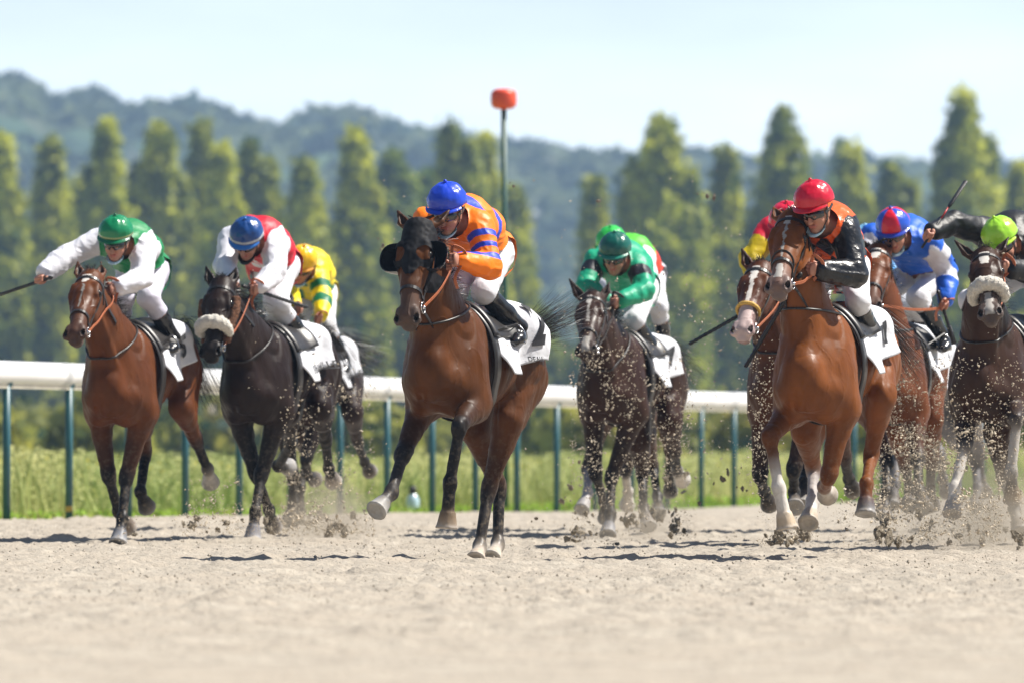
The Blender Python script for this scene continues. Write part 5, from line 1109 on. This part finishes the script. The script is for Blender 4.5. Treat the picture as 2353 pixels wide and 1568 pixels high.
HORSES = [
 dict(id=4, D=54, chest=1010, croup=1155, up=(-.0, -.01), billow=.085, h=.009, hf=.0052, col=BAY, dark=BLK * 1.2, poll=(960, 527), muz=(936, 742), pollf=None, earR=(914, 486, -1), earL=(1032, 484, -1),
      FR=[(926, 1042, 1), (899, 1130, 1), (864, 1172, 1)], FL=[(1056, 975, 1), (1033, 1112, -1), (1026, 1212, -1)], HR=[(1092, 985, 1), (1147, 1118, -1), (1143, 1250, 1), (1128, 1284, 1)], HL=[(1170, 962, 1), (1122, 1124, -1), (1101, 1256, 1), (1092, 1288, 1)],
      sock=dict(FR=(BLK * 3.5, BLK * 3.5, A(.30, .29, .28)), FL=(BLK, BLK, A(.28, .20, .13)), HR=(BLK * 1.5, A(.45, .40, .35), A(.50, .44, .36)), HL=(BLK * 3, A(.5, .44, .38), A(.45, .36, .28))),
      hood=True, cb=-.66, forelock=False, tail=[(1296, 728, -1.25), (1352, 708, -1.5)], tsp=.03, tj=.075, print=[('2', .30, -.395, .27, .1, .010), ('DEAUVILLE', .042, -.40, .445, 0, .001)],
      mcol=A(.09, .065, .055), label='bay racehorse leading in the middle, black hood with blinker cups'),
 dict(id=8, D=54, chest=1862, croup=1968, up=(-.05, .06), h=.009, hf=.0052, col=CHE, dark=CHE * .75, legup=CHE * .9, poll=(1818, 506), muz=(1787, 668), earR=(1776, 476, -1), earL=(1878, 482, -1),
      FR=[(1768, 1002, 1), (1789, 1122, 1), (1808, 1213, 1)], FL=[(1903, 1096, 1), (1893, 1118, -1), (1901, 1136, -1)], HR=[(1850, 985, 1), (1869, 1078, -1), (1866, 1153, 1), (1856, 1200, 1)], HL=[(2026, 905, 1), (2000, 1050, -1), (1990, 1110, 1), (1988, 1180, 1)],
      sock=dict(FR=(wht, wht, A(.50, .38, .25), CHE * .7), FL=(CHE * .8, wht, A(.40, .34, .28)), HR=(A(.42, .38, .36), wht, A(.42, .34, .25), CHE * .7), HL=(CHE * .95, CHE * .8, A(.09, .09, .10))),
      hair=CHE, noseband='cross', mane_on=True, blaze=[(.03, .10, .018, .012, wht * .8), (.10, .36, .007, .005, wht * .5), (.40, .50, .016, .02, wht * .7)], mcol=A(.16, .12, .11), print=[('1', .16, -.30, .33, 0, .008)],
      tail=[(2080, 830, -1.2), (2110, 870, -1.5)], label='bright chestnut racehorse with white lower legs and a thin blaze'),
 dict(id=1, D=62, chest=262, croup=375, up=(-.06, .08), h=.0095, hf=.006, col=A(.100, .029, .006), dark=BLK, poll=(206, 640), muz=(171, 775), earR=(179, 602, -1), earL=(232, 602, -1),
      FR=[(250, 1092, 1), (272, 1175, -1), (296, 1212, -1)], FL=[(290, 1096, 1), (281, 1192, 1), (271, 1247, 1)], HR=[(322, 950, 1), (334, 1040, -1), (322, 1130, 1), (338, 1165, -1)], HL=[(418, 935, 1), (449, 1008, -1), (477, 1078, -1), (484, 1108, -1)],
      sock=dict(FR=(BLK, BLK, A(.2, .16, .13)), FL=(BLK, BLK, A(.22, .23, .26)), HR=(BLK, BLK, A(.10, .09, .08)), HL=(BLK, wht, wht * .8)),
      blaze=[(.03, .11, .026, .014, wht), (.13, .34, .008, .006, wht * .35)], tail=[(478, 905, -1.25), (512, 925, -1.5)], print=[('5', .2, -.27, .34, 0, .008)], mane=.10, label='bay racehorse furthest left with a white star and black lower legs'),
 dict(id=2, D=63.5, chest=577, croup=697, up=(-.04, .07), h=.0095, hf=.006, col=A(.017, .008, .0055), dark=BLK * .7, legup=BLK * 1.6, poll=(508, 656), muz=(483, 816), earR=(473, 611, -1), earL=(543, 616, -1),
      FR=[(588, 1088, 1), (618, 1172, -1), (628, 1210, -1)], FL=[(600, 1090, 1), (586, 1176, 1), (580, 1238, 1)], HR=[(660, 940, 1), (668, 1020, -1), (638, 1070, -1), (664, 1072, -1)], HL=[(735, 935, 1), (748, 1008, -1), (755, 1076, -1), (766, 1106, -1)],
      sock=dict(FR=(BLK, BLK, A(.10, .09, .09)), FL=(BLK * 1.8, BLK * 2.5, A(.3, .3, .33)), HR=(BLK, BLK, A(.3, .29, .29)), HL=(BLK, BLK, A(.32, .28, .25))),
      noseband='white', cheek=True, mane=.26, nm=80, mcol=BLK, tail=[(770, 850, -1.2), (790, 930, -1.3)], print=[('DEAUVILLE', .085, -.18, .46, 0, .002)], label='near black racehorse with white fleece noseband and brown cheek rolls'),
 dict(id=5, D=66, chest=1395, croup=1497, up=(-.03, 0), h=.0105, hf=.007, col=A(.032, .012, .006), dark=BLK, poll=(1360, 688), muz=(1346, 812), earR=(1308, 642, -1), earL=(1400, 648, -1),
      FR=[(1368, 1088, 1), (1388, 1152, -1), (1392, 1190, -1)], FL=[(1404, 1096, 1), (1402, 1182, 1), (1396, 1228, 1)], HR=[(1466, 1010, 1), (1476, 1090, -1), (1478, 1165, 1), (1490, 1210, 1)], HL=[(1538, 965, 1), (1550, 1036, -1), (1556, 1082, -1), (1568, 1102, -1)],
      sock=dict(FR=(BLK, BLK, A(.2, .18, .17)), FL=(BLK, BLK, A(.25, .25, .27)), HR=(BLK, BLK * 3, A(.3, .28, .27)), HL=(BLK, wht, wht * .8)), sandy=.8,
      blaze=[(.03, .12, .016, .014, wht * .8), (.12, .30, .008, .01, wht * .6), (.44, .56, .02, .028, wht * .5)], tail=[(1570, 850, -1.25), (1600, 860, -1.5)], print=[('7', .16, -.28, .33, 0, .01)], label='dark bay racehorse flecked with flying sand, under the dark green capped rider'),
 dict(id=3, D=71, chest=680, croup=758, up=(-.04, .06), h=.013, hf=.012, col=A(.03, .016, .012), dark=BLK, poll=(640, 700), muz=(632, 820),
      FR=[(674, 1098, 1), (672, 1152, -1), (662, 1200, 1)], FL=[(702, 1055, 1), (708, 1092, -1), (724, 1100, -1)], HR=[(690, 985, 1), (706, 1050, -1), (690, 1120, 1), (684, 1180, 1)], HL=[(810, 945, 1), (820, 1010, -1), (838, 1062, -1), (850, 1082, -1)], sandy=.8,
      tail=[(862, 835, -1.3), (880, 850, -1.6)], tsp=.05, print=[('DEAUVILLE', .08, -.18, .46, 0, .002)], label='dark brown racehorse mostly hidden behind the near black one, bushy tail held out'),
 dict(id=7, D=60, chest=1796, croup=1868, up=(-.04, .0), h=.0105, hf=.007, col=A(.075, .023, .008), dark=BLK, poll=(1745, 620), muz=(1704, 768), earR=(1704, 572, -1), htilt=.1,
      FR=[(1746, 1094, 1), (1756, 1130, -1), (1768, 1158, -1)], FL=[(1822, 1080, 1), (1824, 1130, -1), (1826, 1165, 1)], HR=[(1840, 960, 1), (1850, 1040, -1), (1846, 1110, 1), (1840, 1160, 1)], HL=[(1925, 960, 1), (1940, 1050, -1), (1950, 1100, -1), (1960, 1125, -1)], sandy=.6,
      noseband='yellow', blaze=[(.03, .14, .024, .02, wht), (.14, .34, .013, .014, wht), (.34, .60, .035, .06, A(.50, .38, .36))], mcol=A(.35, .24, .23), label='bay racehorse with broad white muzzle and yellow noseband, half hidden left of the chestnut'),
 dict(id=10, D=58.5, chest=2258, croup=2372, up=(-.04, .03), h=.0105, hf=.0065, col=A(.040, .017, .009), dark=A(.03, .018, .014), poll=(2262, 590), muz=(2275, 728), earR=(2193, 553, -1), earL=(2316, 546, -1), htilt=-.1,
      FR=[(2216, 1020, 1), (2193, 1122, 1), (2186, 1180, 1)], FL=[(2336, 958, 1), (2322, 1086, -1), (2326, 1150, -1)], HR=[(2290, 990, 1), (2306, 1100, -1), (2330, 1170, 1), (2344, 1222, 1)], HL=[(2400, 985, 1), (2420, 1080, -1), (2430, 1160, -1), (2440, 1190, -1)],
      sock=dict(FR=(wht, wht, A(.3, .28, .27)), FL=(wht * .7, BLK * 3, A(.28, .2, .12)), HR=(BLK * 2, wht * .5, A(.2, .17, .14)), HL=(BLK, BLK, BLK)), sandy=.9,
      noseband='white', blaze=[(.03, .15, .034, .02, wht), (.40, .56, .02, .025, wht * .6)], mcol=A(.10, .075, .065), label='brown racehorse at the right edge with a cream fleece noseband and white foreleg'),
 dict(id=9, D=62.5, chest=2040, croup=2092, up=(-.03, .03), h=.0115, hf=.008, col=A(.125, .036, .009), dark=BLK * 1.5, poll=(2016, 580), muz=(1999, 712), earL=(2036, 548, -1), earR=(1985, 555, -1),
      FR=[(2038, 1060, 1), (2036, 1130, 1), (2028, 1186, 1)], FL=[(2108, 1056, 1), (2110, 1122, 1), (2124, 1168, 1)], HR=[(2060, 985, 1), (2080, 1070, -1), (2090, 1130, -1), (2086, 1160, 1)], HL=[(2140, 960, 1), (2140, 1060, -1), (2136, 1130, -1), (2140, 1158, -1)], sandy=.7,
      blaze=[(.03, .14, .03, .02, wht)], reinm=None, label='bay racehorse behind the chestnut one, white star, under the rider in blue silks'),
 dict(id=6, D=70, chest=1418, croup=1500, up=(-.05, 0), h=.013, hf=.012, col=A(.10, .05, .03), dark=BLK, poll=(1400, 700), muz=(1392, 820),
      FR=[(1350, 1076, 1), (1350, 1130, 1), (1336, 1170, 1)], FL=[(1436, 1080, 1), (1442, 1130, -1), (1440, 1160, -1)], HR=[(1480, 1000, 1), (1500, 1070, -1), (1510, 1140, 1), (1512, 1180, 1)], HL=[(1530, 960, 1), (1540, 1040, -1), (1536, 1100, -1), (1540, 1130, -1)],
      sock=dict(FR=(A(.3, .28, .3), A(.4, .38, .38), A(.4, .38, .38)), FL=(wht * .8, wht, wht * .8), HR=(BLK, BLK, BLK), HL=(BLK, BLK, BLK)), sandy=.7, label='brown racehorse almost wholly hidden behind the dark bay, one pale foreleg showing'),
 dict(id=11, D=69, chest=2050, croup=2140, up=(-.03, 0), h=.013, hf=.012, col=A(.22, .21, .215), dark=A(.12, .115, .12), legup=A(.2, .19, .19), poll=(1975, 600), muz=(1965, 720),
      FR=[(2060, 1050, 1), (2056, 1110, 1), (2050, 1160, 1)], FL=[(2160, 1045, 1), (2165, 1100, -1), (2175, 1130, -1)], HR=[(2190, 990, 1), (2240, 1060, -1), (2246, 1120, 1), (2240, 1165, 1)], HL=[(2230, 960, 1), (2250, 1040, -1), (2252, 1100, -1), (2262, 1130, -1)], sandy=.7,
      label='grey racehorse at the back of the pack, seen in gaps behind the rider in blue'),
]
RIDERS = {
 4: dict(cap=(1025, 459), chin=(1034, 545), shR=(978, 512), shL=(1104, 520), pel=(1112, 578), elR=(958, 590, 1), haR=(1005, 612, 1), elL=(1124, 612, 1), haL=(1066, 600, 1), knL=(1112, 672), anL=(1194, 752), silks=s4, capf=capc(C_(32, 70, 205)), peak=C_(32, 70, 205), mask=True, turn=-.05,
         boot_t=.06, gripL=A(0, -.2, 1.), ff=.005, hfine=.0036, nod=.08, h=.0058, label='person in orange silks with blue bands and blue cap on the hooded horse'),
 8: dict(cap=(1867, 455), chin=(1884, 540), shR=(1826, 512), shL=(1942, 535), pel=(1928, 612), elR=(1800, 600, 1), haR=(1806, 650, 1), elL=(1962, 630, 1), haL=(1890, 622, 1), knL=(1970, 692), anL=(2002, 776), silks=s8, mat_torso=M['gloss'], capf=capc(C_(205, 16, 48)), peak=C_(200, 25, 45), mask=True, turn=-.25,
         reins='L', whip=('R', (1712, 842), .72, 'black whip hanging steeply down against the left side of the chestnut', 'x'), reinm=M['tan'], hfine=.004, ff=.005, h=.0058, nod=.08, boot_t=.14, label='person in orange silks with glossy black sleeves and red cap on the chestnut'),
 1: dict(cap=(265, 530), chin=(268, 602), shR=(228, 556), shL=(330, 572), pel=(328, 620), elR=(152, 590, 1), haR=(104, 626, 1), elL=(326, 640, 1), haL=(274, 659, 1), knL=(341, 684), anL=(398, 776), silks=s1, capf=capc(C_(10, 130, 82), A(.42, .45, .2), (-.13, -.02)), peak=C_(10, 110, 70), mask=True, reins='L',
         whip=('R', (0, 677), .62, 'black ribbed whip held out to the left by the green capped rider', 'x'), gripR=A(.0, .9, .35), gripL=A(0, -.2, 1), nod=.08, boot_t=.36, h=.0065, breech=(.62, .60, .70), label='person in green silks with white sleeves, green cap, arm stretched out with a whip'),
 2: dict(cap=(565, 534), chin=(572, 598), shR=(532, 552), shL=(630, 562), pel=(630, 608), elR=(514, 612, 1), haR=(530, 652, 1), elL=(634, 624, 1), haL=(598, 656, 1), knL=(632, 696), anL=(703, 780), silks=s2, capf=capc(C_(25, 70, 135), A(.5, .52, .55), (-.10, .03)), peak=C_(45, 110, 190), mask=True, maskm=M['leather'],
         whip=('L', (704, 706), .15, 'black braided whip lying across the thigh of the rider in red and white', 'x'), nod=.15, boot_t=.40, label='person in red jacket with white sleeves and star, navy cap, head lowered'),
 5: dict(cap=(1412, 566), chin=(1415, 640), shR=(1366, 602), shL=(1468, 612), pel=(1456, 660), elR=(1344, 660, 1), haR=(1392, 692, 1), elL=(1480, 668, 1), haL=(1430, 690, 1), knL=(1458, 738), anL=(1512, 826), silks=s5, capf=capc(C_(12, 92, 80)), peak=C_(30, 125, 105), reinm=M['leather'], boot_t=.06,
         label='person in emerald silks with black armbands and a dark green cap on the dark bay'),
 3: dict(cap=(695, 594), chin=(688, 650), shR=(668, 622), shL=(726, 620), pel=(722, 672), elR=(660, 670, 1), haR=(676, 700, 1), elL=(742, 682, 1), haL=(738, 722, 1), knL=(748, 745), anL=(790, 828), silks=s3, capf=capc(C_(248, 190, 5)), peak=C_(225, 150, 5), mask=True, h=.012,
         label='person in yellow and green silks with a yellow cap behind the rider in red'),
 7: dict(cap=(1806, 500), chin=(1808, 566), shR=(1770, 530), shL=(1856, 545), pel=(1872, 600), elR=(1722, 596, 1), haR=(1750, 664, 1), elL=(1870, 620, 1), haL=(1830, 640, 1), knL=(1880, 680), anL=(1900, 770), silks=s7, capf=cap7, peak=C_(200, 20, 50), reins='R', h=.011,
         whip=('R', (1583, 790), .62, 'black whip slanting down left past the yellow noseband of the bay', 'x'), label='person in red and yellow silks with a red cap, mostly hidden behind the chestnut horse'),
 10: dict(cap=(2294, 536), chin=(2318, 604), shR=(2254, 532), shL=(2368, 572), pel=(2400, 612), elR=(2190, 512, 1), haR=(2142, 532, 1), elL=(2378, 628, 1), haL=(2324, 618, 1), knL=(2392, 690), anL=(2420, 780), silks=const(A(.009, .009, .011)), capf=capc(C_(165, 225, 60)), peak=C_(185, 230, 60), mask=True, reins='L',
         whip=('R', (2218, 417), .62, 'black whip with a red shaft raised high by the lime capped rider', 'red'), gripR=A(.0, .6, .8), label='person in black silks with a lime green cap, right arm raised with a whip'),
 9: dict(cap=(2050, 512), chin=(2060, 578), shR=(2004, 545), shL=(2138, 560), pel=(2130, 622), elR=(1990, 620, 1), haR=(2020, 660, 1), elL=(2176, 622, -1), haL=(2174, 684, 1), knL=(2108, 682), anL=(2166, 772), silks=s9, capf=cap9, peak=C_(45, 70, 180), mask=True, h=.010, boot_t=.2,
         whip=('L', (2192, 790), .25, 'short dark whip held low by the rider in blue silks', 'x'), label='person in blue silks with white armbands and a red and blue quartered cap'),
 6: dict(cap=(1403, 551), chin=(1406, 612), shR=(1390, 596), shL=(1480, 592), pel=(1474, 640), elR=(1376, 640, 1), haR=(1400, 670, 1), elL=(1490, 650, 1), haL=(1450, 670, 1), knL=(1512, 705), anL=(1528, 790), silks=s6, capf=capc(C_(50, 190, 80)), peak=C_(50, 190, 80), h=.013, label='person with bright green cap and red back, hidden behind the rider in emerald'),
 11: dict(cap=(1988, 548), chin=(1992, 608), shR=(1965, 580), shL=(2042, 585), pel=(2060, 630), elR=(1950, 630, 1), haR=(1972, 650, 1), elL=(2050, 640, 1), haL=(2010, 650, 1), knL=(2075, 700), anL=(2100, 780), silks=const(C_(70, 150, 215)), capf=capc(C_(130, 195, 235)), peak=C_(130, 195, 235), h=.013, label='person with pale blue cap, a sliver seen left of the rider in blue'),
}
for S in HORSES:
    t = time.time(); HI = build_horse(S); t1 = time.time(); build_jockey(RIDERS[S['id']], HI)
    print('horse', S['id'], 'yaw', round(math.degrees(HI['fr'].th), 1), round(t1 - t, 1), round(time.time() - t1, 1), [tuple(round(float(v), 2) if isinstance(v, float) else v for v in x) for x in S['_len']], RIDERS[S['id']]['_len'])
# ------------------------------------------------------------ sand thrown up
def lump(seed, r):
    g = np.random.default_rng(seed); V, F = ell_shell(A(0, 0, 0), A(1, 0, 0), A(0, 1, 0), A(0, 0, 1), (r, r * .8, r * .7), .02, pi - .02, 12, 8)
    n = V / np.linalg.norm(V, axis=1)[:, None]; V = V * (1 + .55 * vnoise(n * 2.3 + seed, seed) + .35 * vnoise(n * 6 + seed, seed + 1))[:, None]; return V, F
lumps = []
for i in range(6):
    V, F = lump(i, 1.0); o = mesh_obj('sand_clod', V, F, M['clod'], smooth=False); lumps.append(o.data); bpy.data.objects.remove(o)
clods = [(440, 1205, 62, .05), (452, 1190, 62, .04), (520, 1200, 62, .035), (500, 1215, 62, .03), (690, 1190, 68, .07), (710, 1200, 68, .05), (760, 1215, 63, .06), (775, 1205, 63, .05), (790, 1222, 63, .045), (752, 1225, 63, .05), (812, 1180, 64, .035), (735, 1180, 66, .045),
         (1232, 1190, 60, .02), (1304, 1248, 62, .05), (1318, 1256, 61, .045), (1335, 1222, 62, .03), (1322, 1218, 62, .035), (1290, 1150, 64, .03), (1312, 1120, 64, .028), (1330, 1060, 64, .022), (1345, 1178, 64, .03), (1356, 1222, 62, .022), (1418, 1262, 60, .02), (1440, 1195, 63, .05), (1452, 1186, 63, .04), (1462, 1200, 63, .035),
         (1500, 1176, 63, .05), (1515, 1184, 63, .045), (1545, 1210, 62, .045), (1556, 1196, 62, .035), (1540, 1228, 61, .03), (1572, 1218, 62, .03), (1552, 1170, 63, .025), (1606, 1155, 62, .02), (1574, 1088, 64, .03), (1530, 1100, 64, .03), (1330, 880, 63, .02), (1395, 930, 63, .025), (1500, 925, 63, .028), (1640, 455, 60, .022), (1625, 452, 60, .02), (1375, 462, 60, .018), (880, 565, 60, .022),
         (1180, 428, 58, .014), (1660, 1100, 60, .03), (1672, 1085, 60, .022), (1705, 1120, 60, .02), (1790, 1232, 56, .06), (1820, 1238, 56, .06), (1850, 1230, 56, .05), (1770, 1245, 56, .04), (1840, 1222, 57, .05), (2020, 1220, 57, .07), (2040, 1235, 57, .07), (2062, 1245, 57, .05), (2030, 1200, 58, .05), (2090, 1240, 57, .04), (2110, 1180, 60, .04),
         (2140, 1200, 60, .03), (2200, 1230, 58, .03), (2255, 1240, 58, .035), (2180, 1245, 57, .03), (2335, 1230, 57, .05), (2345, 1240, 57, .04), (2225, 1210, 58, .03), (2310, 1215, 58, .025), (1945, 1215, 57, .02), (620, 1216, 62, .035), (610, 1196, 62, .035), (296, 1212, 62, .04)]
r2 = random.Random(11)
for (px, py, D, r) in list(clods):
    for _ in range(2): clods.append((px + r2.gauss(0, 14), py + r2.gauss(-4, 13), D + r2.uniform(-.3, .3), r * r2.uniform(.25, .6)))
for i, (px, py, D, r) in enumerate(clods):
    p = at(px, py, D); p[2] = max(p[2], .02); o = bpy.data.objects.new('sand_clod', lumps[i % 6]); o.location = p; o.scale = (r * .8, r * .8, r * .75 * r2.uniform(.6, 1.1)); o.rotation_euler = (r2.uniform(0, 6), r2.uniform(0, 6), r2.uniform(0, 6)); link(o)
    tag(o, 'clod of damp sand thrown up by the galloping hooves', 'sand clod', 'sand clods in the air')
def spray():
    g = np.random.default_rng(21); P = []; R = []
    def cloud(n, x0, x1, y0, y1, d0, d1, r0=.0025, r1=.007, low=1.0):
        x = g.uniform(x0, x1, n); y = y0 + (y1 - y0) * g.random(n) ** low; d = g.uniform(d0, d1, n)
        c = vnoise(np.stack([x / 38, y / 38, d * 0], 1), 3); k = g.random(n) < np.clip(.55 + c * .8, .06, 1)
        for a, b, e in zip(x[k], y[k], d[k]):
            p = at(a, b, e)
            if p[2] > .01: P.append(p); R.append(r0 + (r1 - r0) * g.random() ** 4.5)
    cloud(2800, 1310, 1590, 800, 1230, 60, 64, .003, .009); cloud(500, 1280, 1640, 400, 900, 59, 64, .002, .007, .5); cloud(500, 1560, 1760, 600, 1100, 57, 62, .003, .007)
    cloud(800, 1715, 1800, 780, 1160, 57.5, 58.5, .003, .007); cloud(5000, 2010, 2352, 820, 1230, 55.6, 61, .003, .009); cloud(3000, 2000, 2300, 980, 1240, 55.5, 61, .004, .011); cloud(900, 1930, 2352, 1120, 1250, 55, 61, .004, .012)
    cloud(700, 840, 1800, 380, 1180, 57, 66, .002, .006); cloud(500, 1280, 1700, 700, 1100, 60, 65, .003, .009); cloud(2200, 640, 860, 880, 1220, 60.5, 68, .003, .009); cloud(350, 560, 910, 560, 900, 60, 68, .002, .007, .5); cloud(800, 640, 860, 1120, 1230, 60, 66, .004, .012, .6); cloud(350, 420, 560, 1080, 1230, 60, 62, .003, .010, .6)
    cloud(350, 2000, 2352, 500, 850, 55, 62, .002, .006, .5); cloud(260, 1740, 1960, 1190, 1250, 54.5, 57, .004, .012, .6); cloud(200, 860, 1250, 450, 1150, 57, 63, .002, .006); cloud(150, 270, 460, 1180, 1250, 59, 62, .003, .008)
    for (n_, x0, x1, y0, y1, d0, d1, lw) in ((9000, 1990, 2352, 960, 1245, 55.5, 62, .8), (3500, 1990, 2352, 780, 1000, 57, 62, .6), (4500, 640, 850, 1060, 1228, 61, 68, .7), (2500, 1310, 1600, 1000, 1235, 61, 65, .6), (1800, 1740, 1960, 1150, 1250, 55, 58, .5), (1200, 440, 560, 1090, 1228, 60, 62, .6), (1500, 560, 660, 1120, 1228, 60, 63, .5)):
        cloud(n_, x0, x1, y0, y1, d0, d1, .0015, .0035, lw)
    P = np.array(P); R = np.array(R)[:, None]; n = len(P); O = np.array([[1, 0, 0], [-1, 0, 0], [0, 1, 0], [0, -1, 0], [0, 0, 1], [0, 0, -1]], float)
    W = O[None] * R[:, :, None] * g.uniform(.5, 1.5, (n, 6, 1)); ax_ = g.normal(size=(n, 1, 3)); ax_ /= np.linalg.norm(ax_, axis=2)[:, :, None]
    W = W + ax_ * (W * ax_).sum(2)[:, :, None] * g.uniform(0, 1.8, (n, 1, 1)); V = P[:, None, :] + W; f = np.array([[0, 2, 4], [2, 1, 4], [1, 3, 4], [3, 0, 4], [2, 0, 5], [1, 2, 5], [3, 1, 5], [0, 3, 5]])
    F = (f[None] + 6 * np.arange(n)[:, None, None]).reshape(-1, 3)
    tag(mesh_obj('flying_sand', V.reshape(-1, 3), F, M['grain'], smooth=False), label='spray of sand grains kicked up around the horses', cat='sand', kind='stuff'); print('grains', n)
spray()
def crumbs():
    g = np.random.default_rng(5); n = 11000; D = 30 + g.random(n) ** .9 * 46; x = g.uniform(-.065, .065, n) * D; R = ((.002 + .010 * g.random(n) ** 6) * np.clip((D - 22) / 26, .35, 1))[:, None]
    P = np.stack([x, D, R[:, 0] * .5 + .012], 1); O = np.array([[1, 0, 0], [-1, 0, 0], [0, 1, 0], [0, -1, 0], [0, 0, 1], [0, 0, -1]], float)
    V = P[:, None, :] + O[None] * R[:, :, None] * g.uniform(.5, 1.3, (n, 6, 1)); f = np.array([[0, 2, 4], [2, 1, 4], [1, 3, 4], [3, 0, 4], [2, 0, 5], [1, 2, 5], [3, 1, 5], [0, 3, 5]])
    F = (f[None] + 6 * np.arange(n)[:, None, None]).reshape(-1, 3); m_c = two_tone('sand_crumb', (.33, .29, .235), (.41, .37, .31), 8)
    tag(mesh_obj('loose_sand', V.reshape(-1, 3), F, m_c, smooth=False), label='loose crumbs of sand lying on the track', cat='sand', kind='stuff')
crumbs()
def dust(px0, px1, D0, D1, h, dens, lb):
    m = bpy.data.materials.new('dust'); m.use_nodes = True; n = m.node_tree.nodes; l = m.node_tree.links; n.clear(); o = n.new('ShaderNodeOutputMaterial'); v = n.new('ShaderNodeVolumePrincipled'); v.inputs['Color'].default_value = (.80, .70, .56, 1)
    t = n.new('ShaderNodeTexCoord'); z = n.new('ShaderNodeTexNoise'); z.inputs['Scale'].default_value = 2.2; z.inputs['Detail'].default_value = 4; l.new(t.outputs['Object'], z.inputs[0])
    mr = n.new('ShaderNodeMapRange'); mr.inputs[1].default_value = .45; mr.inputs[2].default_value = .75; mr.inputs[3].default_value = 0; mr.inputs[4].default_value = dens; l.new(z.outputs[0], mr.inputs[0])
    # fade to nothing towards every side of the puff
    g = n.new('ShaderNodeTexGradient'); g.gradient_type = 'SPHERICAL'; mp_ = n.new('ShaderNodeMapping'); a = at(px0, 1100, (D0 + D1) / 2); b = at(px1, 1100, (D0 + D1) / 2); w = (b[0] - a[0]) / 2; dd = (D1 - D0) / 2
    mp_.inputs['Scale'].default_value = (1 / w, 1 / dd, 1 / h); l.new(t.outputs['Object'], mp_.inputs[0]); l.new(mp_.outputs[0], g.inputs[0])
    ml = n.new('ShaderNodeMath'); ml.operation = 'MULTIPLY'; l.new(mr.outputs[0], ml.inputs[0]); l.new(g.outputs['Fac'], ml.inputs[1]); l.new(ml.outputs[0], v.inputs['Density']); l.new(v.outputs[0], o.inputs['Volume'])
    b_ = MB(); b_.box((-w, -dd, .012), (w, dd, h)); ob = b_.build('dust', m, smooth=False); ob.location = ((a[0] + b[0]) / 2, (D0 + D1) / 2, 0); tag(ob, lb, 'dust', kind='stuff')
if True:
    dust(1960, 2480, 55.2, 62.5, .8, 1.8, 'pale sand dust hanging round the hooves at the right')
    dust(600, 900, 60.5, 68.5, .5, 1.6, 'thin sand dust behind the near black horse')
    dust(1280, 1640, 61, 66.2, .45, 1.2, 'thin sand dust round the dark bay hooves')
print('script total', round(time.time() - T0, 1))
